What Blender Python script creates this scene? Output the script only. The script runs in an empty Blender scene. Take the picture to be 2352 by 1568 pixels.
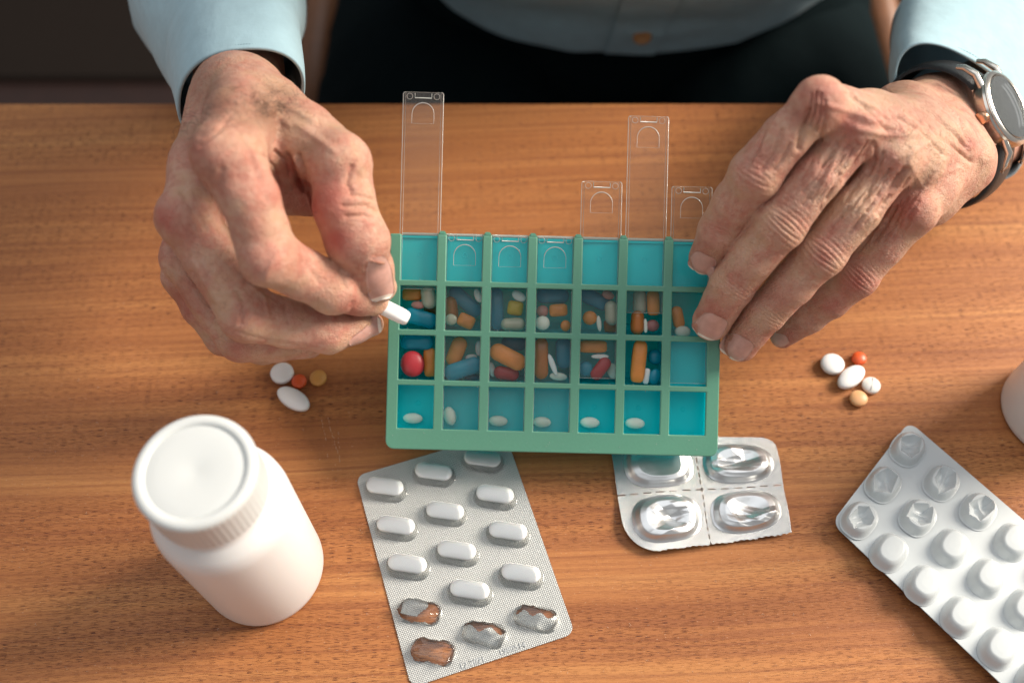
import bpy, bmesh, math, random, os
import numpy as np
from mathutils import Vector, Matrix
from mathutils.bvhtree import BVHTree
rad = math.radians
SC = bpy.context.scene
COL = SC.collection
# ------------------------------------------------------------------ camera
# everything is laid out in centimetres and brought to metres at the very end
TH = rad(60.4)
CAM = np.array([0.0, 0.0, 43.0])
FW = np.array([0.0, math.cos(TH), -math.sin(TH)])
UP = np.array([0.0, math.sin(TH), math.cos(TH)])
RT = np.array([1.0, 0.0, 0.0])
FPX = 2287.0
cd = bpy.data.cameras.new("camera"); cam = bpy.data.objects.new("camera", cd); COL.objects.link(cam)
cam.location = Vector(CAM) * 0.01
cam.rotation_euler = (math.pi / 2 - TH, 0, 0)
cd.lens = 35.0; cd.sensor_width = 36.0; cd.clip_start = 0.02; cd.clip_end = 30
cd.dof.use_dof = True; cd.dof.focus_distance = 0.430; cd.dof.aperture_fstop = 4.6
SC.camera = cam
SC.view_settings.view_transform = 'Standard'; SC.view_settings.look = 'None'
SC.view_settings.gamma = 1.0; SC.view_settings.exposure = 0.30
# ------------------------------------------------------------------ light
W = bpy.data.worlds.new("World"); SC.world = W; W.use_nodes = True
bg = W.node_tree.nodes["Background"]; bg.inputs[0].default_value = (0.92, 0.93, 0.95, 1); bg.inputs[1].default_value = 0.30

def area(name, loc, target, size, size_y, power, col):
    ld = bpy.data.lights.new(name, 'AREA'); ld.shape = 'RECTANGLE'; ld.size = size; ld.size_y = size_y
    ld.energy = power; ld.color = col
    o = bpy.data.objects.new(name, ld); COL.objects.link(o); o.location = loc
    o.rotation_euler = (Vector(target) - Vector(loc)).to_track_quat('-Z', 'Y').to_euler()
    return o
area("window_light", (2.75, 1.12, 1.86), (0.0, 0.2, 0), 1.40, 1.45, 208, (1.0, 0.90, 0.78))
area("ceiling_fill", (-0.1, 0.75, 2.1), (-0.1, 0.75, 0), 2.4, 2.3, 15, (0.93, 0.96, 1.0))  # added overhead fill panel, brightens the foil and upward faces
SC.cycles.diffuse_bounces = 8; SC.cycles.transparent_max_bounces = 24; SC.cycles.max_bounces = 16

# ------------------------------------------------------------------ picture rays
def CS(x, y, d): return CAM + x * RT + y * UP + d * FW
def PD(px, py, d): return CS((px - 1176) / FPX * d, (784 - py) / FPX * d, d)
def PZ(px, py, z):
    r = CS((px - 1176) / FPX, (784 - py) / FPX, 1) - CAM
    return CAM + r * ((z - CAM[2]) / r[2])

# ------------------------------------------------------------------ object helpers
def link(o): COL.objects.link(o); return o
def tag(o, label=None, cat=None, group=None, kind=None):
    if label: o['label'] = label
    if cat: o['category'] = cat
    if group: o['group'] = group
    if kind: o['kind'] = kind
    return o
MW = {}
def empty(name, loc, M=None):
    o = bpy.data.objects.new(name, None); o.empty_display_size = 0.01; link(o)
    m = M.copy() if M is not None else Matrix.Translation(Vector(loc))
    o.matrix_world = m; MW[o.name] = m
    return o
def mk(name, V, F, mat, parent=None, local=False, smooth=True, auto=None, origin=None, mats=None, fm=None):
    V = np.asarray(V, dtype=float)
    me = bpy.data.meshes.new(name)
    M = Matrix.Identity(4)
    if parent is not None and not local:
        Mi = np.array(MW[parent.name].inverted())
        V = V @ Mi[:3, :3].T + Mi[:3, 3]
        ori = None
    elif parent is None:
        if origin is None:
            origin = np.array([(V[:, 0].min() + V[:, 0].max()) / 2, (V[:, 1].min() + V[:, 1].max()) / 2, V[:, 2].min()])
        V = V - origin; M = Matrix.Translation(Vector(origin))
    if isinstance(F, np.ndarray) and F.ndim == 2:
        n, k = F.shape
        me.vertices.add(len(V)); me.vertices.foreach_set('co', V.astype(np.float32).ravel())
        me.loops.add(n * k); me.loops.foreach_set('vertex_index', F.astype(np.int32).ravel())
        me.polygons.add(n); me.polygons.foreach_set('loop_start', np.arange(0, n * k, k, dtype=np.int32))
        me.polygons.foreach_set('loop_total', np.full(n, k, dtype=np.int32))
        me.update(calc_edges=True); me.validate()
    else:
        me.from_pydata([tuple(v) for v in V], [], [tuple(f) for f in F]); me.update()
    for m in (mats or [mat]): me.materials.append(m)
    if fm is not None: me.polygons.foreach_set('material_index', np.asarray(fm, dtype=np.int32))
    if smooth: me.polygons.foreach_set('use_smooth', np.ones(len(me.polygons), dtype=bool))
    o = bpy.data.objects.new(name, me); link(o)
    if parent is not None: o.parent = parent; MW[o.name] = MW[parent.name]
    else: o.matrix_world = M; MW[o.name] = M
    if auto is not None: me.set_sharp_from_angle(angle=rad(auto))
    return o
def clone(o, name, M, parent=None):
    c = o.copy(); c.name = name; link(c)
    for k in list(c.keys()): 
        if k in ('label', 'category', 'group'): del c[k]
    if parent is not None: c.parent = parent; c.matrix_parent_inverse = Matrix.Identity(4)
    c.matrix_basis = M
    return c
class MB:
    def __init__(s): s.V = []; s.F = []
    def add(s, V, F):
        n = len(s.V); s.V += [tuple(map(float, v)) for v in V]; s.F += [tuple(i + n for i in f) for f in F]
    def box(s, x0, x1, y0, y1, z0, z1):
        s.add([(x0, y0, z0), (x1, y0, z0), (x1, y1, z0), (x0, y1, z0), (x0, y0, z1), (x1, y0, z1), (x1, y1, z1), (x0, y1, z1)],
              [(0, 3, 2, 1), (4, 5, 6, 7), (0, 1, 5, 4), (1, 2, 6, 5), (2, 3, 7, 6), (3, 0, 4, 7)])
    def bbox(s, x0, x1, y0, y1, z0, z1, b=0.03):
        # box with chamfered edges
        bm = bmesh.new(); bmesh.ops.create_cube(bm, size=1)
        for v in bm.verts: v.co = Vector((x0 + (v.co.x + .5) * (x1 - x0), y0 + (v.co.y + .5) * (y1 - y0), z0 + (v.co.z + .5) * (z1 - z0)))
        bmesh.ops.bevel(bm, geom=list(bm.edges), offset=b, segments=2, affect='EDGES')
        bm.verts.index_update(); s.add([v.co[:] for v in bm.verts], [[v.index for v in f.verts] for f in bm.faces]); bm.free()
    def tube(s, pts, r, n=6, closed=False, cap=True):
        pts = [np.array(p, float) for p in pts]; m = len(pts); rs = r if hasattr(r, '__len__') else [r] * m
        V = []
        for i, p in enumerate(pts):
            a = pts[(i - 1) % m] if (closed or i > 0) else p; b = pts[(i + 1) % m] if (closed or i < m - 1) else p
            t = b - a; t /= np.linalg.norm(t) + 1e-12
            h = np.array([0, 0, 1.0]) if abs(t[2]) < .9 else np.array([1.0, 0, 0])
            u = np.cross(t, h); u /= np.linalg.norm(u); w = np.cross(t, u)
            for k in range(n):
                an = 2 * math.pi * k / n; V.append(p + rs[i] * (math.cos(an) * u + math.sin(an) * w))
        F = []
        for i in range(m if closed else m - 1):
            j = (i + 1) % m
            for k in range(n): F.append((i * n + k, i * n + (k + 1) % n, j * n + (k + 1) % n, j * n + k))
        if cap and not closed: F.append(tuple(range(n))); F.append(tuple((m - 1) * n + k for k in range(n))[::-1])
        s.add(V, F)
    def build(s, name, mat, parent=None, **k): return mk(name, s.V, s.F, mat, parent, **k)
def lathe(prof, n=64, axis_o=(0, 0, 0)):
    V = []; F = []
    for r, z in prof:
        for k in range(n):
            a = 2 * math.pi * k / n; V.append((axis_o[0] + r * math.cos(a), axis_o[1] + r * math.sin(a), axis_o[2] + z))
    for i in range(len(prof) - 1):
        for k in range(n): F.append((i * n + k, i * n + (k + 1) % n, (i + 1) * n + (k + 1) % n, (i + 1) * n + k))
    F.append(tuple(range(n))[::-1]); F.append(tuple((len(prof) - 1) * n + k for k in range(n)))
    return V, F
def grid_faces(nu, nv):
    i = np.arange((nu) * (nv)).reshape(nu, nv)
    return np.stack([i[:-1, :-1], i[1:, :-1], i[1:, 1:], i[:-1, 1:]], -1).reshape(-1, 4)
rng = np.random.default_rng(5)
def snoise(P, freq, seed, octs=3):
    # cheap smooth pseudo noise: sums of sines in random directions
    r = np.random.default_rng(seed); out = np.zeros(len(P)); a = 1.0; tot = 0
    for o in range(octs):
        s = np.zeros(len(P))
        for k in range(6):
            d = r.normal(size=3); d /= np.linalg.norm(d)
            s += np.sin(P @ d * freq * (0.7 + 0.6 * r.random()) + r.random() * 6.28)
        out += a * s / 2.4; tot += a; a *= .55; freq *= 2.03
    return out / tot
# ------------------------------------------------------------------ materials
def nmat(name):
    m = bpy.data.materials.new(name); m.use_nodes = True
    nt = m.node_tree; p = nt.nodes['Principled BSDF']
    return m, nt, p
def N(nt, t, **k):
    n = nt.nodes.new(t)
    for a, b in k.items(): setattr(n, a, b)
    return n
def coords(nt, scale=(1, 1, 1), kind='Object', rot=(0, 0, 0)):
    tc = N(nt, 'ShaderNodeTexCoord'); mp = N(nt, 'ShaderNodeMapping')
    nt.links.new(tc.outputs[kind], mp.inputs[0]); mp.inputs['Scale'].default_value = [s * 100 for s in scale]
    mp.inputs['Rotation'].default_value = rot
    return mp.outputs[0]
def noise(nt, co, scale=1, detail=3, rough=.5, dist=0):
    n = N(nt, 'ShaderNodeTexNoise'); n.inputs['Scale'].default_value = scale; n.inputs['Detail'].default_value = detail
    n.inputs['Roughness'].default_value = rough; n.inputs['Distortion'].default_value = dist
    if co is not None: nt.links.new(co, n.inputs['Vector'])
    return n.outputs['Fac']
def ramp(nt, f, stops, interp='LINEAR'):
    r = N(nt, 'ShaderNodeValToRGB'); r.color_ramp.interpolation = interp
    e = r.color_ramp.elements
    while len(e) < len(stops): e.new(0.5)
    for x, (p, c) in zip(e, stops): x.position = p; x.color = tuple(c) + (1,) if len(c) == 3 else c
    nt.links.new(f, r.inputs[0]); return r.outputs[0]
def g(v): return (v, v, v)
def mixc(nt, fac, a, b, mode='MIX'):
    m = N(nt, 'ShaderNodeMix', data_type='RGBA', blend_type=mode)
    for s, v in ((m.inputs[0], fac), (m.inputs[6], a), (m.inputs[7], b)):
        if hasattr(v, 'is_linked') or isinstance(v, bpy.types.NodeSocket): nt.links.new(v, s)
        elif isinstance(v, (int, float)): s.default_value = v
        else: s.default_value = tuple(v) + (1,)
    return m.outputs[2]
def bump(nt, p, h, dist, strength=1.0, prev=None):
    b = N(nt, 'ShaderNodeBump'); b.inputs['Strength'].default_value = strength; b.inputs['Distance'].default_value = dist * .01
    nt.links.new(h, b.inputs['Height'])
    if prev is not None: nt.links.new(prev, b.inputs['Normal'])
    nt.links.new(b.outputs[0], p.inputs['Normal']); return b.outputs[0]
def plain(name, col, rough=.5, metal=0, spec=.5, sss=0, sssr=(1, .5, .3), sss_cm=.3, coat=0, var=0, bmp=0, bs=20):
    m, nt, p = nmat(name)
    p.inputs['Base Color'].default_value = tuple(col) + (1,); p.inputs['Roughness'].default_value = rough
    p.inputs['Metallic'].default_value = metal; p.inputs['Specular IOR Level'].default_value = spec
    if sss: p.inputs['Subsurface Weight'].default_value = sss; p.inputs['Subsurface Radius'].default_value = sssr; p.inputs['Subsurface Scale'].default_value = sss_cm * .01
    p.inputs['Coat Weight'].default_value = coat
    if var or bmp:
        co = coords(nt); n = noise(nt, co, bs, 4)
        if var: nt.links.new(mixc(nt, 1.0, col, ramp(nt, n, [(.3, g(1 - var)), (.7, g(1.0))]), 'MULTIPLY'), p.inputs['Base Color'])
        if bmp: bump(nt, p, n, bmp)
    return m
M = {}
# beech laminate
def wood():
    m, nt, p = nmat('beech_laminate')
    co = coords(nt, rot=(0, 0, rad(-2.5)))
    warp = noise(nt, coords(nt, (.05, .12, 1)), 1, 2)
    addv = N(nt, 'ShaderNodeVectorMath', operation='MULTIPLY_ADD'); nt.links.new(warp, addv.inputs[0]); addv.inputs[1].default_value = (0, .8, 0); nt.links.new(co, addv.inputs[2])
    # the grain climbs slightly to the right
    def st(sx, sy):
        mp = N(nt, 'ShaderNodeMapping'); nt.links.new(addv.outputs[0], mp.inputs[0]); mp.inputs['Scale'].default_value = (sx, sy, 1); return mp.outputs[0]
    bands = noise(nt, st(.018, .42), 1, 4, .62)
    fine = noise(nt, st(.05, 4.2), 1, 5, .7)
    c = ramp(nt, bands, [(.30, (.31, .110, .037)), (.44, (.395, .150, .050)), (.56, (.45, .180, .060)), (.72, (.53, .235, .080))])
    c = mixc(nt, ramp(nt, fine, [(.36, g(.7)), (.56, g(0))]), c, (.25, .082, .032))
    # pores: short dark dashes in the grain
    v1 = noise(nt, st(2.5, 50), 1, 0.3, .4)
    patch = noise(nt, st(.05, .35), 1, 2)
    pf = N(nt, 'ShaderNodeMath', operation='MULTIPLY'); nt.links.new(ramp(nt, v1, [(.61, g(0)), (.645, g(1))]), pf.inputs[0]); nt.links.new(ramp(nt, patch, [(.38, g(.25)), (.55, g(1))]), pf.inputs[1])
    c = mixc(nt, pf.outputs[0], c, (.115, .035, .018))
    # pale fibre specks and dust
    v2 = noise(nt, coords(nt, (9, 16, 9)), 1, 2)
    c = mixc(nt, ramp(nt, v2, [(.66, g(0)), (.74, g(.45))]), c, (.62, .40, .26))
    nt.links.new(c, p.inputs['Base Color'])
    r = ramp(nt, noise(nt, coords(nt, (.8, 2, 1)), 1, 3), [(.3, g(.42)), (.7, g(.56))]); nt.links.new(r, p.inputs['Roughness'])
    p.inputs['Specular IOR Level'].default_value = .26
    b = bump(nt, p, v2, .012, .5); 
    inv = N(nt, 'ShaderNodeMath', operation='SUBTRACT'); inv.inputs[0].default_value = 1; nt.links.new(pf.outputs[0], inv.inputs[1])
    bump(nt, p, inv.outputs[0], .012, .7, b)
    return m
M['wood'] = wood()
def skin(name='aged_skin', base=(.63, .335, .235)):
    m, nt, p = nmat(name)
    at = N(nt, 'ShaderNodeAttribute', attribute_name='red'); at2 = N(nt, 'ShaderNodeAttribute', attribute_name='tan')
    co = coords(nt)
    n1 = noise(nt, co, .9, 4, .6); n2 = noise(nt, co, 3.2, 4, .6); n3 = noise(nt, co, 14, 3, .6)
    c = mixc(nt, ramp(nt, n1, [(.38, g(0)), (.62, g(.8))]), base, (.56, .215, .155))
    n4 = noise(nt, coords(nt, (.7, .7, .7), rot=(.4, .8, .3)), 1, 3, .55)
    c = mixc(nt, ramp(nt, n4, [(.46, g(0)), (.62, g(.8))]), c, (.62, .385, .245))
    c = mixc(nt, ramp(nt, n4, [(.30, g(.55)), (.46, g(0))]), c, (.43, .185, .135))
    c = mixc(nt, ramp(nt, n2, [(.42, g(0)), (.62, g(.5))]), c, (.64, .42, .31))
    c = mixc(nt, ramp(nt, n2, [(.30, g(.35)), (.42, g(0))]), c, (.36, .19, .135))
    c = mixc(nt, at.outputs['Fac'], c, (.43, .095, .070))
    c = mixc(nt, at2.outputs['Fac'], c, (.26, .135, .080))  # brown patches: tanned skin, with hair and shade painted into the colour
    c = mixc(nt, ramp(nt, n3, [(.66, g(0)), (.78, g(.2))]), c, (.42, .20, .14))
    nt.links.new(c, p.inputs['Base Color'])
    p.inputs['Roughness'].default_value = .47; p.inputs['Specular IOR Level'].default_value = .42
    p.inputs['Subsurface Weight'].default_value = .12; p.inputs['Subsurface Radius'].default_value = (1, .35, .2); p.inputs['Subsurface Scale'].default_value = .0035
    # cross hatched fine lines of old skin
    vor = N(nt, 'ShaderNodeTexVoronoi', feature='DISTANCE_TO_EDGE'); nt.links.new(co, vor.inputs['Vector']); vor.inputs['Scale'].default_value = 9
    b = bump(nt, p, ramp(nt, vor.outputs['Distance'], [(0, g(0)), (.14, g(1))]), .026, .7)
    b = bump(nt, p, noise(nt, co, 5, 5, .68, .8), .085, .9, b)
    bump(nt, p, noise(nt, co, 38, 2), .012, .5, b)
    return m
M['skin'] = skin()
M['nail'] = plain('fingernail_keratin', (.62, .345, .285), .30, spec=.45, sss=.2, sss_cm=.2, var=.18, bs=3)
M['nail_tip'] = plain('fingernail_free_edge', (.80, .70, .60), .3)
M['green'] = plain('sage_green_plastic', (.115, .305, .212), .30, spec=.45, sss=.08, sssr=(.3, 1, .6), sss_cm=.2, var=.05, bmp=.004, bs=9)
def thin(name, col, trans, rough=.3, transp=0.0, spec=.5, mixw=.5):
    m, nt, p = nmat(name)
    p.inputs['Base Color'].default_value = tuple(col) + (1,); p.inputs['Roughness'].default_value = rough; p.inputs['Specular IOR Level'].default_value = spec
    tr = N(nt, 'ShaderNodeBsdfTranslucent'); tr.inputs[0].default_value = tuple(trans) + (1,)
    mx = N(nt, 'ShaderNodeMixShader'); mx.inputs[0].default_value = mixw
    nt.links.new(p.outputs[0], mx.inputs[1]); nt.links.new(tr.outputs[0], mx.inputs[2])
    out = nt.nodes['Material Output']; last = mx
    if transp:
        tp = N(nt, 'ShaderNodeBsdfTransparent'); tp.inputs[0].default_value = tuple(trans) + (1,); m2 = N(nt, 'ShaderNodeMixShader'); m2.inputs[0].default_value = transp
        nt.links.new(mx.outputs[0], m2.inputs[1]); nt.links.new(tp.outputs[0], m2.inputs[2]); last = m2
    nt.links.new(last.outputs[0], out.inputs[0]); return m
M['teal'] = thin('teal_translucent_plastic', (.0, .86, .91), (.0, .95, .98), .3, .06, mixw=.32)
def clear(name, body, tint=(.93, .94, .93), rough=.12, milk=(.75, .72, .66), fres=1.0, scratch=False):
    m, nt, p = nmat(name)
    p.inputs['Base Color'].default_value = tuple(milk) + (1,); p.inputs['Roughness'].default_value = .4
    tp = N(nt, 'ShaderNodeBsdfTransparent'); tp.inputs[0].default_value = tuple(tint) + (1,)
    mx = N(nt, 'ShaderNodeMixShader'); mx.inputs[0].default_value = body
    nt.links.new(tp.outputs[0], mx.inputs[1]); nt.links.new(p.outputs[0], mx.inputs[2])
    if scratch:
        s = noise(nt, coords(nt, (16, .35, 8)), 1, 3, .6); s2 = noise(nt, coords(nt), 18, 2)
        a = N(nt, 'ShaderNodeMath', operation='ADD'); nt.links.new(ramp(nt, s, [(.66, g(body)), (.76, g(body + .07))]), a.inputs[0]); nt.links.new(ramp(nt, s2, [(.74, g(0)), (.78, g(.35))]), a.inputs[1]); nt.links.new(a.outputs[0], mx.inputs[0])
    gl = N(nt, 'ShaderNodeBsdfGlossy'); gl.inputs['Roughness'].default_value = rough; gl.inputs[0].default_value = (1, 1, 1, 1)
    fr = N(nt, 'ShaderNodeFresnel'); fr.inputs[0].default_value = 1.48
    mu = N(nt, 'ShaderNodeMath', operation='MULTIPLY'); nt.links.new(fr.outputs[0], mu.inputs[0]); mu.inputs[1].default_value = fres
    m2 = N(nt, 'ShaderNodeMixShader'); nt.links.new(mu.outputs[0], m2.inputs[0]); nt.links.new(mx.outputs[0], m2.inputs[1]); nt.links.new(gl.outputs[0], m2.inputs[2])
    nt.links.new(m2.outputs[0], nt.nodes['Material Output'].inputs[0]); return m
M['clear'] = clear('clear_lid_plastic', .034, milk=(.80, .68, .56), fres=.5, scratch=True)
M['clear_edge'] = clear('clear_plastic_edge', .42, milk=(.85, .80, .74))
M['dome'] = clear('clear_blister_plastic', .03, tint=(.97, .975, .97), rough=.1, fres=.9, milk=(.85, .87, .87))
M['lip'] = clear('frosted_clear_plastic', .6, milk=(.74, .78, .74))
M['white_pill'] = plain('white_tablet', (.80, .79, .76), .5, sss=.12, sss_cm=.15, var=.04, bs=8)
M['gloss_white'] = plain('white_coated_tablet', (.88, .88, .87), .33, sss=.1, sss_cm=.1)
M['cream'] = plain('cream_tablet', (.74, .76, .66), .42, sss=.1, sss_cm=.1)
M['orange'] = plain('orange_coated_tablet', (.72, .26, .055), .42, var=.12, bs=3)
M['brown_orange'] = plain('amber_gel_capsule', (.46, .15, .035), .25)
M['red_orange'] = plain('vermilion_tablet', (.74, .105, .025), .38)
M['ochre'] = plain('ochre_tablet', (.62, .30, .075), .42)
M['peach'] = plain('peach_tablet', (.80, .43, .20), .42)
M['blue'] = plain('petrol_blue_tablet', (.0, .23, .33), .35, sss=.05)
M['red'] = plain('crimson_tablet', (.44, .030, .040), .4)
M['pink'] = plain('pink_tablet', (.66, .29, .24), .45)
M['grey_caps'] = plain('milky_capsule_shell', (.42, .43, .33), .22)
M['yellow'] = plain('mustard_tablet', (.52, .36, .04), .42)
M['mauve'] = plain('mauve_brown_tablet', (.30, .12, .11), .45)
def foil(name, base, rough, hatch=0, hs=12, rot=45, metal=1.0):
    m, nt, p = nmat(name)
    p.inputs['Base Color'].default_value = tuple(base) + (1,); p.inputs['Metallic'].default_value = metal; p.inputs['Roughness'].default_value = rough
    prev = None
    if hatch:
        out = None
        for a in (rot, rot + 90):
            w = N(nt, 'ShaderNodeTexWave'); w.inputs['Scale'].default_value = hs; nt.links.new(coords(nt, rot=(0, 0, rad(a))), w.inputs['Vector'])
            out = w.outputs['Fac'] if out is None else out
            if a != rot:
                mu = N(nt, 'ShaderNodeMath', operation='MULTIPLY'); nt.links.new(out, mu.inputs[0]); nt.links.new(w.outputs['Fac'], mu.inputs[1]); out = mu.outputs[0]
        prev = bump(nt, p, out, hatch, 1.0)
        nt.links.new(ramp(nt, out, [(.15, tuple(x * .72 for x in base)), (.7, base)]), p.inputs['Base Color'])
    bump(nt, p, noise(nt, coords(nt), 1.6, 3), .05, .5, prev)
    return m
M['foil'] = foil('embossed_grey_foil', (.80, .82, .80), .38, .05, 4.0, 38, .35)
M['foil2'] = foil('silver_foil', (.60, .605, .60), .24, .014, 4.6, 30, .95)
M['foil3'] = foil('smooth_silver_foil', (.68, .69, .69), .33, 0, metal=.9)
M['code'] = plain('pressed_foil_code', (.50, .51, .50), .4, metal=.5)
M['white_pvc'] = plain('white_blister_plastic', (.56, .595, .60), .25, spec=.5, sss=.1, sssr=(1, .9, .8), sss_cm=.2)
M['bottle'] = plain('white_bottle_plastic', (.76, .76, .75), .36, sss=.35, sssr=(1, .85, .7), sss_cm=.8)
M['bottle_cap'] = plain('white_cap_plastic', (.60, .62, .61), .42, sss=.25, sssr=(1, .9, .8), sss_cm=.5)
M['peach_plastic'] = plain('apricot_bottle_plastic', (.80, .52, .33), .35, sss=.3, sssr=(1, .6, .4), sss_cm=.6)
def cloth(name, col, bs, dist=.012, var=.1, sheen=.15):
    m, nt, p = nmat(name)
    wv = None
    co = coords(nt)
    n = noise(nt, co, 1.2, 4); n2 = noise(nt, co, bs, 2)
    nt.links.new(mixc(nt, 1.0, col, ramp(nt, n, [(.3, g(1 - var)), (.7, g(1))]), 'MULTIPLY'), p.inputs['Base Color'])
    p.inputs['Roughness'].default_value = .85; p.inputs['Specular IOR Level'].default_value = .2 if sheen else .06; p.inputs['Sheen Weight'].default_value = sheen
    b = bump(nt, p, n2, dist, .6); bump(nt, p, noise(nt, co, .8, 3), .15, .5, b)
    return m
M['shirt'] = cloth('pale_blue_cotton', (.36, .52, .58), 25)
M['shirt_dim'] = cloth('pale_blue_cotton_shaded', (.05, .06, .065), 25)  # shirt cotton darkened, shade put into the colour; unused
M['trousers'] = cloth('black_teal_wool', (.0035, .0085, .0100), 20, sheen=0)
M['strap'] = plain('black_leather', (.010, .012, .014), .42, var=.2, bmp=.02, bs=12)
M['steel'] = plain('brushed_steel', (.62, .58, .52), .22, metal=1)
M['rose'] = plain('rose_gold', (.72, .42, .26), .25, metal=1)
M['dial'] = plain('grey_green_dial', (.38, .43, .42), .35)
M['hand'] = plain('bright_hand_metal', (.8, .8, .78), .2, metal=1)
M['crystal'] = clear('watch_crystal', .10, rough=.05, fres=2.2, milk=(.6, .66, .64))
M['button'] = plain('tan_shirt_button', (.48, .24, .10), .35)
M['floor'] = plain('dark_brown_floorboards', (.020, .006, .003), .5, var=.3, bs=.3)
M['rug'] = cloth('grey_brown_rug_pile', (.016, .012, .010), 3, .2, sheen=0)
M['chairwood'] = plain('honey_chair_wood', (.20, .075, .025), .45, var=.2, bs=.8)
M['hair'] = plain('dark_arm_hair', (.035, .022, .016), .5)
# ================================================================== room and table
def plane_box(name, x0, x1, y0, y1, z0, z1, mat, parent=None, bev=.12):
    b = MB(); b.bbox(x0, x1, y0, y1, z0, z1, bev); return b.build(name, mat, parent, auto=40)
fl = mk('floor', [(-400, -200, -74), (400, -200, -74), (400, 420, -74), (-400, 420, -74)], [(0, 1, 2, 3)], M['floor']); tag(fl, kind='structure')
rg = plane_box('rug', -260, 260, 113.5, 330, -74, -73, M['rug'], bev=.4); tag(rg, 'grey brown rug blurred on the floor behind the table', 'rug')
EDGE = float(PZ(1176, 236, 0)[1])
tb = empty('table', (0, 0, -74)); tag(tb, 'orange brown beech table with short dark wood pores carrying all pills', 'table')
plane_box('tabletop', -85, 85, -28, EDGE, -2.6, 0, M['wood'], tb, .12)
for sx in (-1, 1):
    for yy in (-22, EDGE - 6): plane_box('leg', sx * 78 - 2.5, sx * 78 + 2.5, yy - 2.5, yy + 2.5, -74, -2.6, M['wood'], tb, .15)

sc_m = plain('pale_scratch', (.62, .42, .28), .7); ln_m = plain('pale_lint', (.66, .50, .38), .8)
def tp(x, y, z=.004): return PZ(x, y, z)
rsx = random.Random(21); b = MB()
for (xa, ya, xb_, yb_, n_) in ((752, 958, 783, 1062, 16), (738, 962, 748, 1010, 6), (775, 990, 780, 1030, 4)):
    for k in range(n_):
        f = (k + rsx.random() * .5) / n_; px_, py_ = xa + (xb_ - xa) * f + rsx.uniform(-1.5, 1.5), ya + (yb_ - ya) * f; l = rsx.uniform(2, 6)
        b.tube([tp(px_, py_), tp(px_ + l * .25, py_ + l)], rsx.uniform(.006, .012), 4)
b.build('scratch', sc_m, tb)
b = MB()
for k in range(150):
    px_, py_ = rsx.uniform(0, 2352), rsx.uniform(820, 1568); a = rsx.uniform(0, 6.28); l = rsx.uniform(3, 9); c_ = rsx.uniform(-1.5, 1.5)
    b.tube([tp(px_, py_, .012), tp(px_ + l * .5 * math.cos(a), py_ + l * .5 * math.sin(a), .03), tp(px_ + l * .8 * math.cos(a + c_), py_ + l * .8 * math.sin(a + c_), .012)], .005, 3)
tag(b.build('lint', ln_m, tb), kind='stuff')
# ================================================================== tablets
def outline(kind, hl, hw, n=40):
    a = np.arange(n) * 2 * math.pi / n; c, s = np.cos(a), np.sin(a)
    if kind == 'oval': return np.stack([hl * c, hw * s], -1)
    if kind == 'stadium':
        P = []
        for x, y in zip(c, s):
            m = max(hl - hw, 0); P.append((hw * x + (m if x > 1e-9 else -m if x < -1e-9 else 0), hw * y))
        return np.array(P)
    e = .45   # rounded block
    return np.stack([hl * np.sign(c) * abs(c) ** e, hw * np.sign(s) * abs(s) ** e], -1)
def tablet(kind, hl, hw, ht, band=.35, p=.7, score=False):
    """lens shaped tablet with a band round its edge, base on z=0"""
    n = 40; O = outline(kind, hl, hw, n); V = []; F = []
    rhos = [0.02, .3, .55, .75, .88, .96, 1.0]
    zb = ht * band
    rings = []
    for r in rhos: rings.append((r, zb + (ht - zb) * (1 - r ** 2.2) ** p))
    low = [(r, -z) for r, z in rings[::-1]]
    allr = rings + low
    for r, z in allr:
        for x, y in O:
            zz = z
            V.append((x * r, y * r, zz + ht))
    m = len(allr)
    for i in range(m - 1):
        for k in range(n): F.append((i * n + k, (i + 1) * n + k, (i + 1) * n + (k + 1) % n, i * n + (k + 1) % n))
    F.append(tuple(range(n))); F.append(tuple((m - 1) * n + k for k in range(n))[::-1])
    return V, F
def capsule(hl, r, n=20):
    prof = []
    for i in range(9): a = math.pi / 2 * i / 8; prof.append((r * math.sin(a) + .001, -(hl - r) - r * math.cos(a)))
    prof += [(r, 0), (r * 1.05, 0.0), (r * 1.05, hl - r)]
    for i in range(1, 9): a = math.pi / 2 * i / 8; prof.append((r * 1.05 * math.cos(a) + .001, hl - r + r * 1.05 * math.sin(a)))
    V, F = lathe(prof, n); V = [(z, y, x) for x, y, z in V]
    return [(x, y, z + r) for x, y, z in V], [f[::-1] for f in F]
def place(name, VF, mat, pos, R, label, cat='pill', group=None, fm=None, mats=None):
    V, F = VF
    me_o = mk(name, np.array(V), F, mat, None, origin=np.zeros(3), auto=50, mats=mats, fm=fm)
    Mx = Matrix.Translation(Vector(pos)) @ R.to_4x4(); me_o.matrix_world = Mx; MW[me_o.name] = Mx
    return tag(me_o, label, cat, group)
def on_table(kind, px, py, hl, hw, ht, ang, mat, label, z=.0, tilt=0, name='tablet', group=None):
    s = 50.0
    pos = PZ(px, py, ht + z); pos[2] = z
    R = (Matrix.Rotation(rad(-ang), 3, 'Z') @ Matrix.Rotation(rad(tilt), 3, 'Y'))
    return place(name, tablet(kind, hl, hw, ht), M[mat], pos, R, label, group=group)
gl = 'loose pills below the left hand'; gr_ = 'loose pills to the right of the organizer'
on_table('oval', 648, 857, .56, .55, .24, 0, 'gloss_white', 'large round white tablet just below the knuckles of the left hand', group=gl)
on_table('oval', 687, 876, .36, .36, .19, 0, 'red_orange', 'small vermilion round tablet between white round and ochre tablets on the left', group=gl)
on_table('oval', 731, 868, .41, .41, .17, 0, 'ochre', 'ochre round tablet lying alone right of the small vermilion one', group=gl)
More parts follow.
